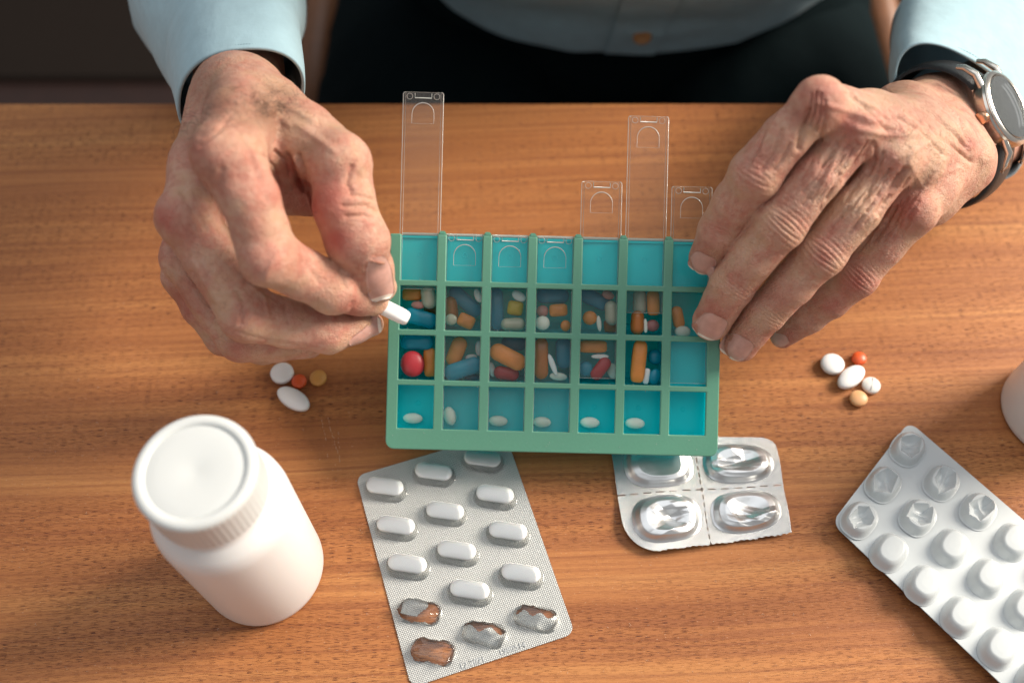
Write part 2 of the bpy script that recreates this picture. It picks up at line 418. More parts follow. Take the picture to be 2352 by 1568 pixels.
on_table('oval', 674, 916, .90, .47, .27, 32, 'gloss_white', 'long white oval tablet at the bottom of the left loose pill cluster', group=gl)
on_table('oval', 1912, 836, .56, .54, .26, 0, 'gloss_white', 'large round white tablet at the upper left of the right loose cluster', group=gr_)
on_table('oval', 1973, 823, .345, .345, .21, 0, 'red_orange', 'small vermilion round tablet at the top of the right loose cluster', group=gr_)
on_table('oval', 1955, 866, .80, .45, .29, -38, 'gloss_white', 'white oval tablet in the middle of the right loose cluster', group=gr_)
t_ = on_table('oval', 2001, 885, .43, .43, .20, 0, 'white_pill', 'flat white round tablet with a score line in the right loose cluster', group=gr_)
sb = MB(); sb.bbox(-.38, .38, -.016, .016, .375, .402, .006); so = sb.build('score_line', plain('score_shadow_white', (.62, .61, .58), .6), t_, local=True)
so.matrix_basis = Matrix.Rotation(rad(70), 4, 'Z')
on_table('oval', 1972, 915, .42, .41, .21, 0, 'peach', 'peach round tablet at the bottom of the right loose cluster', group=gr_)

# ================================================================== bottles
def bottle(base, h, label, mats, mark, name='pill_bottle'):
    root = empty(name, base); tag(root, label, 'bottle')
    R = 2.63
    prof = [(R - .35, 0), (R - .12, .06), (R - .02, .2), (R, .45), (R, h - 3.9), (R - .05, h - 3.4), (R - .22, h - 2.95), (R - .5, h - 2.62), (R - .62, h - 2.45), (R - .64, h - 2.1), (.5, h - 2.1)]
    V, F = lathe(prof, 96); mk('body', np.array(V) + base, F, mats[0], root, auto=50)
    cr = 2.14; n = 240
    V = []; rows = [(cr, h - 1.95, 1), (cr, h - 1.8, 1), (cr, h - .35, 1), (cr, h - .18, 0), (cr - .06, h - .06, 0), (cr - .16, h, 0), (cr - .30, h + .01, 0), (cr - .40, h - .03, 0), (cr - .46, h - .10, 0), (cr - .52, h - .085, 0), (cr - .9, h - .07, 0), (.9, h - .07, 0), (.35, h - .085, 0), (.12, h - .12, 0), (.02, h - .12, 0)]
    for r, z, rib in rows:
        for k in range(n):
            a = 2 * math.pi * k / n; rr = r + (.012 * (1 if (k // 2) % 2 else 0) if rib else .02); V.append((rr * math.cos(a), rr * math.sin(a), z))
    F = []
    for i in range(len(rows) - 1):
        for k in range(n): F.append((i * n + k, i * n + (k + 1) % n, (i + 1) * n + (k + 1) % n, (i + 1) * n + k))
    F.append(tuple(range(n))[::-1]); F.append(tuple((len(rows) - 1) * n + k for k in range(n)))
    cap = mk('cap', np.array(V) + base, F, mats[1], root, auto=50)
    # shallow raised marks moulded into the disc of the cap
    b = MB()
    for a in ():
        c, s = math.cos(rad(a)), math.sin(rad(a))
        b.tube([np.array([c * 1.15, s * 1.15, h - .095]) + base, np.array([c * 1.4, s * 1.4, h - .095]) + base], .04, 6)
    b.tube([np.array([math.cos(t) * 1.02, math.sin(t) * 1.02, h - .10]) + base for t in np.linspace(0, 6.28, 40)[:-1]], .022, 6, closed=True)
    b.build('moulded_marks', mats[1], root)
    return root
bb = PZ(608, 1302, 0)
bottle(bb, 11.2, 'white plastic pill bottle with ribbed screw cap standing at lower left', (M['bottle'], M['bottle_cap']), True)
b2 = PZ(2424, 948, 0)
bottle(b2, 11.2, 'white plastic bottle of which only the base shows at the right edge of the photo', (M['bottle'], M['bottle_cap']), True)

# ================================================================== pill organizer
ROLL = rad(1.4)
BD = 44.0
bc = PD(1272, 791, BD)
ex = RT * math.cos(ROLL) - UP * math.sin(ROLL); ey = RT * math.sin(ROLL) + UP * math.cos(ROLL); ez = -FW
BM = Matrix(((ex[0], ey[0], ez[0], bc[0]), (ex[1], ey[1], ez[1], bc[1]), (ex[2], ey[2], ez[2], bc[2]), (0, 0, 0, 1)))
box = empty('pill_organizer', bc, BM); tag(box, 'green and teal pill organizer of four by seven pockets under the watch wearing hand', 'pill organizer')
XL = [-6.85 + 2.006 * i for i in range(7)]; CW = 1.60
YR = [(2.70, 4.73), (.52, 2.45), (-1.70, .26), (-3.86, -1.94)]
X0, X1, Y0, Y1 = -7.34, 7.36, -4.78, 4.73
def frame_mesh():
    rc_ = .38
    xs = sorted([X0, X1, X0 + rc_, X1 - rc_] + XL + [x + CW for x in XL]); ys = sorted([Y0, Y0 + rc_] + [v for r in YR for v in r])
    bm = bmesh.new(); vv = {}
    for i, x in enumerate(xs):
        for j, y in enumerate(ys): vv[i, j] = bm.verts.new((x, y, 0))
    fs = []
    for i in range(len(xs) - 1):
        for j in range(len(ys) - 1):
            cx, cy = (xs[i] + xs[i + 1]) / 2, (ys[j] + ys[j + 1]) / 2
            hole = any(x < cx < x + CW for x in XL) and any(a < cy < b for a, b in YR)
            if j == 0 and i in (0, len(xs) - 2):      # rounded lower corners
                s_ = -1 if i == 0 else 1; cc = (X0 + rc_ if i == 0 else X1 - rc_, Y0 + rc_)
                arc = [bm.verts.new((cc[0] + s_ * rc_ * math.cos(t), cc[1] - rc_ * math.sin(t), 0)) for t in np.linspace(0, math.pi / 2, 10)[1:-1]]
                o_, b_ = (vv[0, 1], vv[1, 0]) if i == 0 else (vv[i + 1, 1], vv[i, 0]); inner = vv[1, 1] if i == 0 else vv[i, 1]
                loop = [inner, o_] + arc + [b_]; fs.append(bm.faces.new(loop if i == 0 else loop[::-1])); continue
            if not hole: fs.append(bm.faces.new((vv[i, j], vv[i + 1, j], vv[i + 1, j + 1], vv[i, j + 1])))
    bmesh.ops.delete(bm, geom=[v for v in bm.verts if not v.link_faces], context='VERTS')
    r = bmesh.ops.extrude_face_region(bm, geom=fs)
    for e in r['geom']:
        if isinstance(e, bmesh.types.BMVert): e.co.z = -.2
    bmesh.ops.recalc_face_normals(bm, faces=bm.faces)
    cor = [] and [e for e in bm.edges if abs(e.verts[0].co.z - e.verts[1].co.z) > .1 and abs(e.verts[0].co.y - Y0) < 1e-4 and (abs(e.verts[0].co.x - X0) < 1e-4 or abs(e.verts[0].co.x - X1) < 1e-4)]
    bmesh.ops.dissolve_limit(bm, angle_limit=.001, verts=bm.verts, edges=bm.edges)
    bm.verts.index_update(); V = [v.co[:] for v in bm.verts]; F = [[v.index for v in f.verts] for f in bm.faces]; bm.free(); return V, F
V, F = frame_mesh(); fr = mk('frame', V, F, M['green'], box, local=True, smooth=False)
bv = fr.modifiers.new('bevel', 'BEVEL'); bv.width = .0005; bv.segments = 3; bv.limit_method = 'ANGLE'; bv.angle_limit = rad(50); bv.harden_normals = False
for p in fr.data.polygons: p.use_smooth = True
fr.data.set_sharp_from_angle(angle=rad(40))
sk = MB()
# skirt that carries the frame down round the tray
sk.bbox(X0 + .03, X0 + .16, Y0 + .35, Y1, -.75, -.2, .02); sk.bbox(X1 - .16, X1 - .03, Y0 + .35, Y1, -.75, -.2, .02); sk.bbox(X0 + .35, X1 - .35, Y0 + .03, Y0 + .16, -.75, -.2, .02)
sk.build('skirt', M['green'], box, local=True, auto=40)
for i in range(6):
    xm = XL[i] + CW + .203; b = MB(); b.bbox(xm - .15, xm + .15, Y1 - .02, Y1 + .17, -.34, -.03, .05); b.bbox(xm - .21, xm + .21, Y1 - .06, Y1 + .05, -.30, -.015, .04); b.build('rail_stop', M['green'], box, local=True, auto=40)
# burrs and crumbs of plastic left on the moulded bars
bu = MB(); rb = random.Random(4)
for k in range(70):
    x = rb.uniform(X0 + .2, X1 - .2); y = rb.uniform(Y0 + .1, -4.0) if rb.random() < .3 else rb.choice([v for r in YR for v in r]) + rb.uniform(-.03, .03)
    a = rb.uniform(0, 3.1); l = rb.uniform(.015, .07)
    bu.tube([(x, y, .003), (x + l * math.cos(a), y + l * math.sin(a), .01 + rb.uniform(0, .02))], .007, 4)
tag(bu.build('dust', M['lip'], box, local=True), kind='stuff')
# teal tray
tm = MB(); ZB = -2.45
T0, T1, U0, U1 = -7.05, 7.05, -4.25, 4.70
tm.box(T0, T1, U0, U1, ZB - .1, ZB)
xw = [T0 + .05] + [XL[i] + CW + .203 for i in range(6)] + [T1 - .05]
for x in xw: tm.box(x - .05, x + .05, U0, U1, ZB + .001, -.36)
yw = [U0 + .05] + [(YR[i][0] + YR[i + 1][1]) / 2 for i in (2, 1, 0)] + [U1 - .05]
for y in yw:
    for i in range(7): tm.box(xw[i] + .051, xw[i + 1] - .051, y - .05, y + .05, ZB + .001, -.36)
# sloping fronts of the pockets
for j in range(4):
    yb = yw[3 - j] + .051 if j < 3 else yw[0] + .051
    for i in range(7):
        a, b_ = xw[i] + .052, xw[i + 1] - .052
        tm.add([(a, yb, -.9), (b_, yb, -.9), (b_, yb + .32, ZB + .18), (a, yb + .32, ZB + .18), (b_, yb + .6, ZB + .02), (a, yb + .6, ZB + .02)], [(0, 1, 2, 3), (3, 2, 4, 5)])
        if j in (0, 3): tm.box(a, b_, yw[3 - j] + .052, yw[4 - j] - .052, ZB + .2, [-.46, 0, 0, -1.25][j])
        if j == 2 and i == 6: tm.box(a, b_, yw[1] + .052, yw[2] - .052, ZB + .2, -.8)
        zr = [-.46, ZB, ZB, -1.25][j]
        cx = XL[i] + .8; cy = (YR[j][0] + YR[j][1]) / 2 + (0.1 if j else .15)
        tm.tube([(cx + .1 * math.cos(t), cy + .1 * math.sin(t), zr + .012) for t in np.linspace(0, 2 * math.pi, 17)[:-1]], .014, 4, closed=True)
tm.build('tray', M['teal'], box, local=True, auto=35)
lp = MB()
for i in range(7):
    lp.bbox(XL[i] - .02, XL[i] + CW + .02, Y1 - .01, Y1 + .09, -.62, -.30, .025)
lp.build('back_lip', M['lip'], box, local=True, auto=40)
# sliding lids
LT = [11.05, 4.80, 4.79, 4.79, 7.28, 10.23, 7.15]; LL = 8.73; LW = 1.79
def lid(i, top):
    cx = XL[i] + .8; y1 = top; y0 = top - LL; x0, x1 = cx - LW / 2, cx + LW / 2; z0, z1 = -.33, -.235
    b = MB(); c = .09
    V = [(x0, y0, 0), (x1, y0, 0), (x1, y1 - c, 0), (x1 - c * .3, y1 - c * .3, 0), (x1 - c, y1, 0), (x0 + c, y1, 0), (x0 + c * .3, y1 - c * .3, 0), (x0, y1 - c, 0)]
    n = len(V); b.add([(x, y, z1) for x, y, z in V], [tuple(range(n))])
    o = b.build('lid', M['clear'], box, local=True, smooth=False)
    # bright plate edges and ribs
    e = MB(); rim = [(x, y, z1 - .02) for x, y, z in V]
    e.tube([rim[0]] + rim[7:4:-1], .018, 5); e.tube([rim[1]] + rim[2:5], .018, 5)
    e.tube([rim[4], rim[5]], .007, 4); e.tube([rim[0], rim[1]], .012, 4)
    e.tube([(x0 + .11, y0, z1), (x0 + .11, y1 - .03, z1)], .009, 4); e.tube([(x1 - .11, y0, z1), (x1 - .11, y1 - .03, z1)], .009, 4)
    eo = e.build('rim', M['clear_edge'], o, local=True)
    t = MB(); yy = y1 - .12
    t.tube([(cx - .37, y1 - .06, z1 + .01), (cx - .37, yy - .14, z1 + .01), (cx + .37, yy - .14, z1 + .01), (cx + .37, y1 - .06, z1 + .01)], .026, 5)
    t.build('latch_slot', M['lip'], o, local=True)
    for s in (-1, 1):
        q = MB(); q.tube([(cx + s * .6 + .13 * math.cos(a), yy - .07 + .13 * math.sin(a), z1 + .005) for a in np.linspace(0, 2 * math.pi, 21)[:-1]], .011, 4, closed=True)
        q.build('stud', M['clear_edge'], o, local=True)
    q = MB(); ya = yy - .85
    arc = [(cx - .49, ya - .42, z1)] + [(cx - .49 * math.cos(a), ya + .5 * math.sin(a), z1) for a in np.linspace(0, math.pi, 22)] + [(cx + .49, ya - .42, z1)]
    k = len(arc); q.tube(arc, [.010] + [.012 + .014 * math.sin(math.pi * j / (k - 3)) for j in range(k - 2)] + [.010], 5)
    q.tube([arc[0], arc[-1]], .005, 4)
    q.build('thumb_grip', M['clear_edge'], o, local=True)
    return o
for i in range(7): lid(i, LT[i])
lids = [o for o in box.children if o.name.startswith('lid')]
for o, s in zip(lids, ['clear lid slid almost fully out of the leftmost column', None, None, None, 'clear lid slid a little out of the fifth column', 'clear lid slid far out of the sixth column', 'clear lid slid a little out of the last column']):
    if s: o['label'] = s

# ---- pills inside
def rowname(r): return ['top', 'second', 'third', 'bottom'][r]
def colname(c): return ['first', 'second', 'third', 'fourth', 'fifth', 'sixth', 'seventh'][c]
def c3(x, y): return (863.6 + x * .3574, 496.1 + y * .3574)
def c4(x, y): return (1267.9 + x * .3574, 496.1 + y * .3574)
def inbox(cr, x, y, kind, hl, hw, ang, mat, label, dz=.9, ht=None, tilt=0, name=None):
    px, py = cr(x, y); D = BD + .35 + dz
    k = .3574 * D / FPX; hl *= k; hw *= k; ht = ht or min(hl, hw) * .8
    if kind == 'capsule': VF = capsule(hl, hw); ht = hw
    else: VF = tablet(kind, hl, hw, ht, .45)
    R = Matrix((tuple(RT), tuple(UP), tuple(-FW))).transposed() @ Matrix.Rotation(rad(-ang), 3, 'Z') @ Matrix.Rotation(rad(tilt), 3, 'Y')
    # keep clear of the floor of the tray
    pos = PD(px, py, min(D, BD + (2.4 if 'bottom row' not in label else 1.22) - ht)) + FW * ht * .9
    return place(name or ('capsule' if kind == 'capsule' else 'tablet'), VF, M[mat], pos, R, label, group='pills stored inside the organizer pockets')
L2 = 'second row, %s pocket from left'
S = 'in second row %s pocket'; T = 'in third row %s pocket'; B = 'in bottom row %s pocket'
inbox(c3, 232, 505, 'block', 62, 38, 0, 'orange', 'orange block tablet along the back ' + S % 'first', .8)
inbox(c3, 340, 520, 'capsule', 75, 48, 80, 'grey_caps', 'milky grey capsule at upper right ' + S % 'first', .5)
inbox(c3, 270, 572, 'oval', 42, 26, 5, 'pink', 'small pink oval tablet at middle ' + S % 'first', .6)
inbox(c3, 355, 600, 'oval', 48, 40, 0, 'brown_orange', 'dark amber tablet half hidden ' + S % 'first', 1.5)
inbox(c3, 285, 655, 'stadium', 112, 50, 15, 'blue', 'long petrol blue tablet tilted across front ' + S % 'first', .5)
inbox(c3, 575, 550, 'stadium', 125, 48, 42, 'blue', 'long petrol blue tablet running diagonally ' + S % 'second', 1.1)
inbox(c3, 655, 512, 'oval', 45, 22, 70, 'white_pill', 'white tablet standing on edge at upper right ' + S % 'second', .6)
inbox(c3, 485, 600, 'capsule', 85, 40, 85, 'brown_orange', 'brown gel capsule lying behind a pearl ' + S % 'second', 1.0)
inbox(c3, 483, 665, 'oval', 38, 36, 0, 'grey_caps', 'pearly grey round pill at lower left ' + S % 'second', .35)
inbox(c3, 580, 675, 'block', 55, 44, 25, 'orange', 'orange stubby tablet at lower middle ' + S % 'second', .5)
inbox(c3, 778, 600, 'stadium', 135, 42, 88, 'blue', 'petrol blue tablet upright along left side ' + S % 'third', 1.0)
inbox(c3, 918, 515, 'oval', 48, 30, 30, 'white_pill', 'white tablet at top right ' + S % 'third', .6)
inbox(c3, 895, 592, 'block', 50, 46, 8, 'yellow', 'mustard yellow block tablet in middle ' + S % 'third', .8)
inbox(c3, 880, 695, 'capsule', 78, 40, 0, 'grey_caps', 'milky grey capsule lying across front ' + S % 'third', .4)
inbox(c3, 1135, 515, 'stadium', 105, 46, 0, 'blue', 'petrol blue tablet along the back ' + S % 'fourth', 1.0)
inbox(c3, 1070, 612, 'oval', 38, 38, 0, 'pink', 'dull pink round tablet at left ' + S % 'fourth', .9)
inbox(c3, 1172, 605, 'block', 58, 40, -4, 'orange', 'orange block tablet at middle ' + S % 'fourth', .6)
inbox(c3, 1070, 688, 'oval', 46, 46, 0, 'cream', 'cream round tablet with a scored face ' + S % 'fourth', .4)
inbox(c3, 1218, 705, 'oval', 32, 36, 0, 'orange', 'small orange round pill at lower right ' + S % 'fourth', .5)
inbox(c4, 262, 530, 'stadium', 118, 48, 25, 'blue', 'petrol blue tablet slanting at the back ' + S % 'fifth', 1.1)
inbox(c4, 360, 508, 'oval', 40, 26, 20, 'pink', 'dull pink oval at upper right ' + S % 'fifth', .7)
inbox(c4, 382, 622, 'capsule', 78, 42, 85, 'grey_caps', 'milky capsule with cream tip ' + S % 'fifth', .5)
inbox(c4, 242, 655, 'oval', 46, 45, 0, 'orange', 'orange round tablet at left ' + S % 'fifth', .6)
inbox(c4, 302, 690, 'oval', 50, 15, 84, 'cream', 'thin cream tablet on edge ' + S % 'fifth', .4)
inbox(c4, 378, 705, 'block', 45, 40, 0, 'brown_orange', 'dark amber tablet at lower right ' + S % 'fifth', 1.3)
inbox(c4, 562, 550, 'capsule', 85, 42, 90, 'grey_caps', 'milky grey capsule upright at the back ' + S % 'sixth', .9)
inbox(c4, 650, 560, 'block', 78, 40, 88, 'orange', 'orange oblong tablet at upper right ' + S % 'sixth', .7)
inbox(c4, 548, 685, 'capsule', 78, 42, 92, 'brown_orange', 'amber gel capsule upright at front ' + S % 'sixth', .4)
inbox(c4, 600, 705, 'oval', 46, 14, 88, 'cream', 'thin cream tablet on edge between two others ' + S % 'sixth', .4)
inbox(c4, 645, 705, 'oval', 42, 38, 0, 'mauve', 'mauve brown round tablet at lower right ' + S % 'sixth', .5)
inbox(c4, 808, 650, 'stadium', 72, 36, 78, 'orange', 'orange tablet beside the fingertips ' + S % 'seventh', .5)
inbox(c4, 838, 742, 'oval', 50, 36, 0, 'cream', 'cream tablet at the bottom ' + S % 'seventh', .45)
inbox(c3, 265, 812, 'stadium', 106, 48, 0, 'blue', 'petrol blue oblong tablet at the back ' + T % 'first', .55)
inbox(c3, 236, 950, 'oval', 84, 76, 80, 'red', 'crimson round tablet at lower left ' + T % 'first', .35)
inbox(c3, 347, 940, 'block', 92, 40, 88, 'orange', 'orange block tablet standing at right ' + T % 'first', .6)
inbox(c3, 518, 870, 'stadium', 98, 50, -68, 'orange', 'orange oblong tablet leaning at the back ' + T % 'second', .7)
inbox(c3, 560, 980, 'stadium', 125, 54, -18, 'blue', 'petrol blue oblong tablet across front ' + T % 'second', .35)
inbox(c3, 660, 850, 'oval', 48, 22, 88, 'white_pill', 'white tablet on edge at right side ' + T % 'second', .9)
inbox(c3, 612, 905, 'oval', 38, 18, -8, 'white_pill', 'small white tablet peeking out behind blue one ' + T % 'second', .9)
inbox(c3, 620, 1035, 'oval', 50, 20, 0, 'blue', 'small petrol blue tablet at the bottom ' + T % 'second', .9)
inbox(c3, 885, 818, 'stadium', 80, 45, 5, 'blue', 'petrol blue tablet at the back ' + T % 'third', 1.4)
inbox(c3, 848, 905, 'stadium', 125, 56, 27, 'orange', 'big orange oblong tablet lying diagonally ' + T % 'third', .35)
inbox(c3, 838, 1010, 'stadium', 82, 42, 8, 'red', 'crimson oval tablet at the front ' + T % 'third', .7)
inbox(c3, 745, 985, 'oval', 48, 20, 80, 'white_pill', 'white tablet on edge at left ' + T % 'third', .8)
inbox(c3, 1062, 915, 'stadium', 132, 44, 90, 'brown_orange', 'amber tablet upright at left ' + T % 'fourth', .6)
inbox(c3, 1135, 955, 'oval', 72, 18, 70, 'gloss_white', 'thin white tablet on edge in middle ' + T % 'fourth', .4)
inbox(c3, 1205, 880, 'stadium', 100, 50, 88, 'blue', 'petrol blue tablet at right ' + T % 'fourth', 1.0)
inbox(c3, 1172, 1030, 'oval', 56, 26, 5, 'cream', 'cream beige tablet at the bottom ' + T % 'fourth', .6)
inbox(c4, 262, 838, 'block', 90, 40, 0, 'orange', 'orange block tablet along the back ' + T % 'fifth', .5)
inbox(c4, 308, 902, 'oval', 56, 15, 0, 'white_pill', 'thin white tablet on edge in middle ' + T % 'fifth', .45)
inbox(c4, 312, 980, 'stadium', 82, 40, -52, 'red', 'crimson oblong tablet lying diagonally ' + T % 'fifth', .5)
inbox(c4, 215, 980, 'oval', 46, 48, 0, 'blue', 'petrol blue round tablet at left ' + T % 'fifth', .6)
inbox(c4, 388, 995, 'oval', 50, 34, 80, 'cream', 'beige tablet at lower right ' + T % 'fifth', .9)
inbox(c4, 556, 935, 'block', 134, 46, -84, 'orange', 'long orange block tablet standing at left ' + T % 'sixth', .35)
inbox(c4, 662, 905, 'oval', 46, 48, 0, 'blue', 'petrol blue round tablet at upper right ' + T % 'sixth', .9)
inbox(c4, 606, 1028, 'block', 50, 20, -82, 'white_pill', 'small white tablet standing on edge ' + T % 'sixth', .4)
inbox(c4, 658, 1030, 'oval', 50, 36, -75, 'blue', 'petrol blue oval tablet at lower right ' + T % 'sixth', .45)
inbox(c3, 238, 1298, 'oval', 62, 33, 3, 'cream', 'cream oval tablet alone ' + B % 'first', 1.0)
inbox(c3, 475, 1283, 'oval', 60, 38, 75, 'cream', 'cream oval tablet standing at left side ' + B % 'second', .8)
inbox(c3, 785, 1315, 'oval', 60, 33, 3, 'cream', 'cream oval tablet alone ' + B % 'third', 1.0)
inbox(c3, 1066, 1322, 'oval', 57, 33, 3, 'cream', 'cream oval tablet alone ' + B % 'fourth', 1.0)
inbox(c4, 242, 1325, 'oval', 62, 34, 3, 'cream', 'cream oval tablet alone ' + B % 'fifth', 1.0)
inbox(c4, 532, 1330, 'oval', 62, 34, 3, 'cream', 'cream oval tablet alone ' + B % 'sixth', 1.0)

# ================================================================== silver blister with capsule-shaped tablets
def frame2(TL, TR, BL, z):
    a, b, c = PZ(*TL, z), PZ(*TR, z), PZ(*BL, z)
    u = b - a; Lu = np.linalg.norm(u); u = u / Lu; v = c - a; v = v - u * (v @ u); Lv = np.linalg.norm(v); v = v / Lv
    return a, u, v, Lu, Lv, np.cross(v, u) * -1
def stad_dome(hl, hw, h, flange=.09, n=44, top=.72):
    prof = [(1 + flange / hw, .0), (1 + flange / hw * .3, .03), (1.0, .08), (.97, h * .55), (.90, h * .86), (.78, h), (.4, h * 1.03), (.05, h * 1.04)]
    V = []; F = []
    for s, z in prof:
        inset = hw * (1 - s); O = outline('stadium', hl - inset, max(hw - inset, .01), n)
        for x, y in O: V.append((x, y, z))
    m = len(prof)
    for i in range(m - 1):
        for k in range(n): F.append((i * n + k, i * n + (k + 1) % n, (i + 1) * n + (k + 1) % n, (i + 1) * n + k))
    F.append(tuple((m - 1) * n + k for k in range(n)))
    return V, F
a0, u, v, Lu, Lv, nn = frame2((817, 1092), (1159, 991), (930, 1583), .1)
nz = np.array([0, 0, 1.0]); 
Mb = Matrix(((u[0], -v[0], 0, a0[0]), (u[1], -v[1], 0, a0[1]), (0, 0, 1, 0.06), (0, 0, 0, 1)))
bl = empty('blister_pack', a0, Mb); tag(bl, 'grey embossed foil blister pack of white oblong tablets, four pockets already emptied', 'blister pack')
def cr5(x, y): return (780.9 + x * .3615, 1001.4 + y * .3615)
def loc_on(M4, px, py, z):
    w = PZ(px, py, z); l = M4.inverted() @ Vector(w); return l
full = [(285, 330), (355, 575), (428, 820), (595, 235), (668, 485), (742, 735), (825, 985), (905, 150), (985, 378), (1068, 612), (1150, 880)]
empt = [(500, 1105), (590, 1360), (915, 1250), (1245, 1150)]
hl_, hw_, hh_ = .92, .47, .42
tv = np.array([PZ(*cr5(410, 345), .4) - PZ(*cr5(170, 310), .4)])[0]; ang_u = math.atan2(tv[1], tv[0]) - math.atan2(u[1], u[0])
# sheet with holes at burst pockets
nu, nv = int(Lu / .034), int(Lv / .034)
U, Vv = np.meshgrid(np.linspace(0, Lu, nu), np.linspace(0, Lv, nv), indexing='ij')
rc = .42
def inside_round(x, y, Lx, Ly, r):
    qx = np.abs(x - Lx / 2) - (Lx / 2 - r); qy = np.abs(y - Ly / 2) - (Ly / 2 - r)
    return np.hypot(np.maximum(qx, 0), np.maximum(qy, 0)) + np.minimum(np.maximum(qx, qy), 0) - r
X, Y = U.ravel(), Vv.ravel()
# pull grid points beyond the rounded corner back on to it
for _ in range(2):
    d = inside_round(X, Y, Lu, Lv, rc); cxn = np.clip(X, rc, Lu - rc); cyn = np.clip(Y, rc, Lv - rc); dx, dy = X - cxn, Y - cyn; ln = np.hypot(dx, dy) + 1e-9
    o_ = (d > 0) & (ln > rc); X = np.where(o_, cxn + dx / ln * rc, X); Y = np.where(o_, cyn + dy / ln * rc, Y)
F = grid_faces(nu, nv)
ctrs = []
for k, (x, y) in enumerate(empt):
    l = loc_on(Mb, *cr5(x, y), .25); ctrs.append((l.x, -l.y))
keep = np.ones(len(F), bool)
fx, fy = X[F].mean(1), Y[F].mean(1)
ca, sa = math.cos(ang_u), math.sin(ang_u)
def dpill(x, y, c, grow=0):
    dx, dy = x - c[0], -(y - c[1]); lx = dx * ca + dy * sa; ly = -dx * sa + dy * ca
    m = np.maximum(np.abs(lx) - (hl_ - hw_), 0); return np.hypot(m, ly) - hw_ - grow, lx, ly
for k, c in enumerate(ctrs):
    d, lx, ly = dpill(fx, fy, c, .0)
    jag = .035 * np.sin(lx * 6 + k * 2) + .02 * np.sin(ly * 9 + lx * 15 + k)
    if k == 0: hole = (d + jag < 0) & ~((lx < .15 + .2 * np.sin(ly * 6)) & (lx > -.75) & (ly > -.22))
    elif k == 1: hole = (d + jag < .02)
    elif k == 2: hole = (d + jag < 0) & (ly > .18 + .12 * np.sin(lx * 7))
    else: hole = (d + jag < 0) & (ly > .16 + .10 * np.sin(lx * 9))
    keep &= ~hole
F = F[keep]
wav = .03 * np.sin(X * .5) * np.sin(Y * .45) 
Z = np.abs(wav) + .02 * (1 - np.exp(-np.minimum(X, Lu - X) / .3))
for k, c in enumerate(ctrs):     # torn foil is pushed and crumpled
    d, lx, ly = dpill(X, Y, c); w_ = np.exp(-np.maximum(d, 0) / .07) * (d < .3)
    Z = Z + w_ * (.05 * np.sin(lx * 5 + k) + .05 * np.sin(ly * 7 + lx * 3) + .06)
V = np.stack([X, -Y, Z + .0], -1); used = np.unique(F); mp_ = -np.ones(len(V), int); mp_[used] = np.arange(len(used))
mk('foil_sheet', V[used], mp_[F], M['foil'], bl, local=True)
VF = stad_dome(hl_, hw_, hh_)
first = None
Rz = Matrix.Rotation(ang_u, 4, 'Z')
for k, (x, y) in enumerate(full + empt):
    l = loc_on(Mb, *cr5(x, y), .35); l.z = .035
    if first is None: first = mk('pocket', VF[0], VF[1], M['dome'], bl, local=True); first.matrix_basis = Matrix.Translation(l) @ Rz; o = first
    elif k < len(full): o = clone(first, 'pocket', Matrix.Translation(l) @ Rz, bl)
    if k >= len(full):
        V2 = np.array(VF[0]); w_ = np.clip(V2[:, 2] / hh_, 0, 1)
        V2[:, 2] *= 1 - .5 * w_ * (0.5 + .5 * np.sin(V2[:, 0] * 5 + k * 2) * np.cos(V2[:, 1] * 7)); V2[:, 0] += w_ * .08 * np.sin(V2[:, 1] * 9 + k); V2[:, 1] += w_ * .06 * np.sin(V2[:, 0] * 8)
        o = mk('pocket', V2, VF[1], M['dome'], bl, local=True); o.matrix_basis = Matrix.Translation(l) @ Rz; o['label'] = 'crushed empty clear pocket'
pv = tablet('stadium', .86, .375, .17, .3, .55)
cols = ['left', 'left', 'left', 'middle', 'middle', 'middle', 'middle', 'right', 'right', 'right', 'right']; nth = ['topmost', 'second', 'third', 'topmost', 'second', 'third', 'lowest', 'topmost', 'second', 'third', 'lowest']
nth[2] = 'lowest'
for k, (x, y) in enumerate(full):
    l = loc_on(Mb, *cr5(x, y - 12), .35); l.z = .12
    Mx = Mb @ Matrix.Translation(l) @ Rz
    if k == 0: p0 = place('tablet', pv, M['gloss_white'], (0, 0, 0), Matrix.Identity(3), 'x'); o = p0; o.matrix_world = Mx
    else: o = clone(p0, 'tablet', Mx)
    tag(o, 'white oblong tablet, %s full one in %s column of grey foil blister' % (nth[k], cols[k]), 'pill', 'oblong tablets in the foil blister')
# embossed batch codes at the lower edge
def text3(s, size, mat, name, Mloc, parent, ext=.003):
    cu = bpy.data.curves.new(name, 'FONT'); cu.body = s; cu.size = size; cu.extrude = ext; cu.bevel_depth = .006; cu.resolution_u = 2
    o = bpy.data.objects.new(name, cu); link(o); bpy.context.view_layer.update()
    me = bpy.data.meshes.new_from_object(o.evaluated_get(bpy.context.evaluated_depsgraph_get())); bpy.data.objects.remove(o)
    me.materials.clear(); me.materials.append(mat); t = bpy.data.objects.new(name, me); link(t); t.parent = parent; t.matrix_basis = Mloc; return t
for s, (x, y) in (('12 2021', (765, 1480)), ('1980514', (1015, 1392))):
    l = loc_on(Mb, *cr5(x, y), .1); l.z = .062
    text3(s, .34, M['code'], 'batch_code', Matrix.Translation(l), bl)

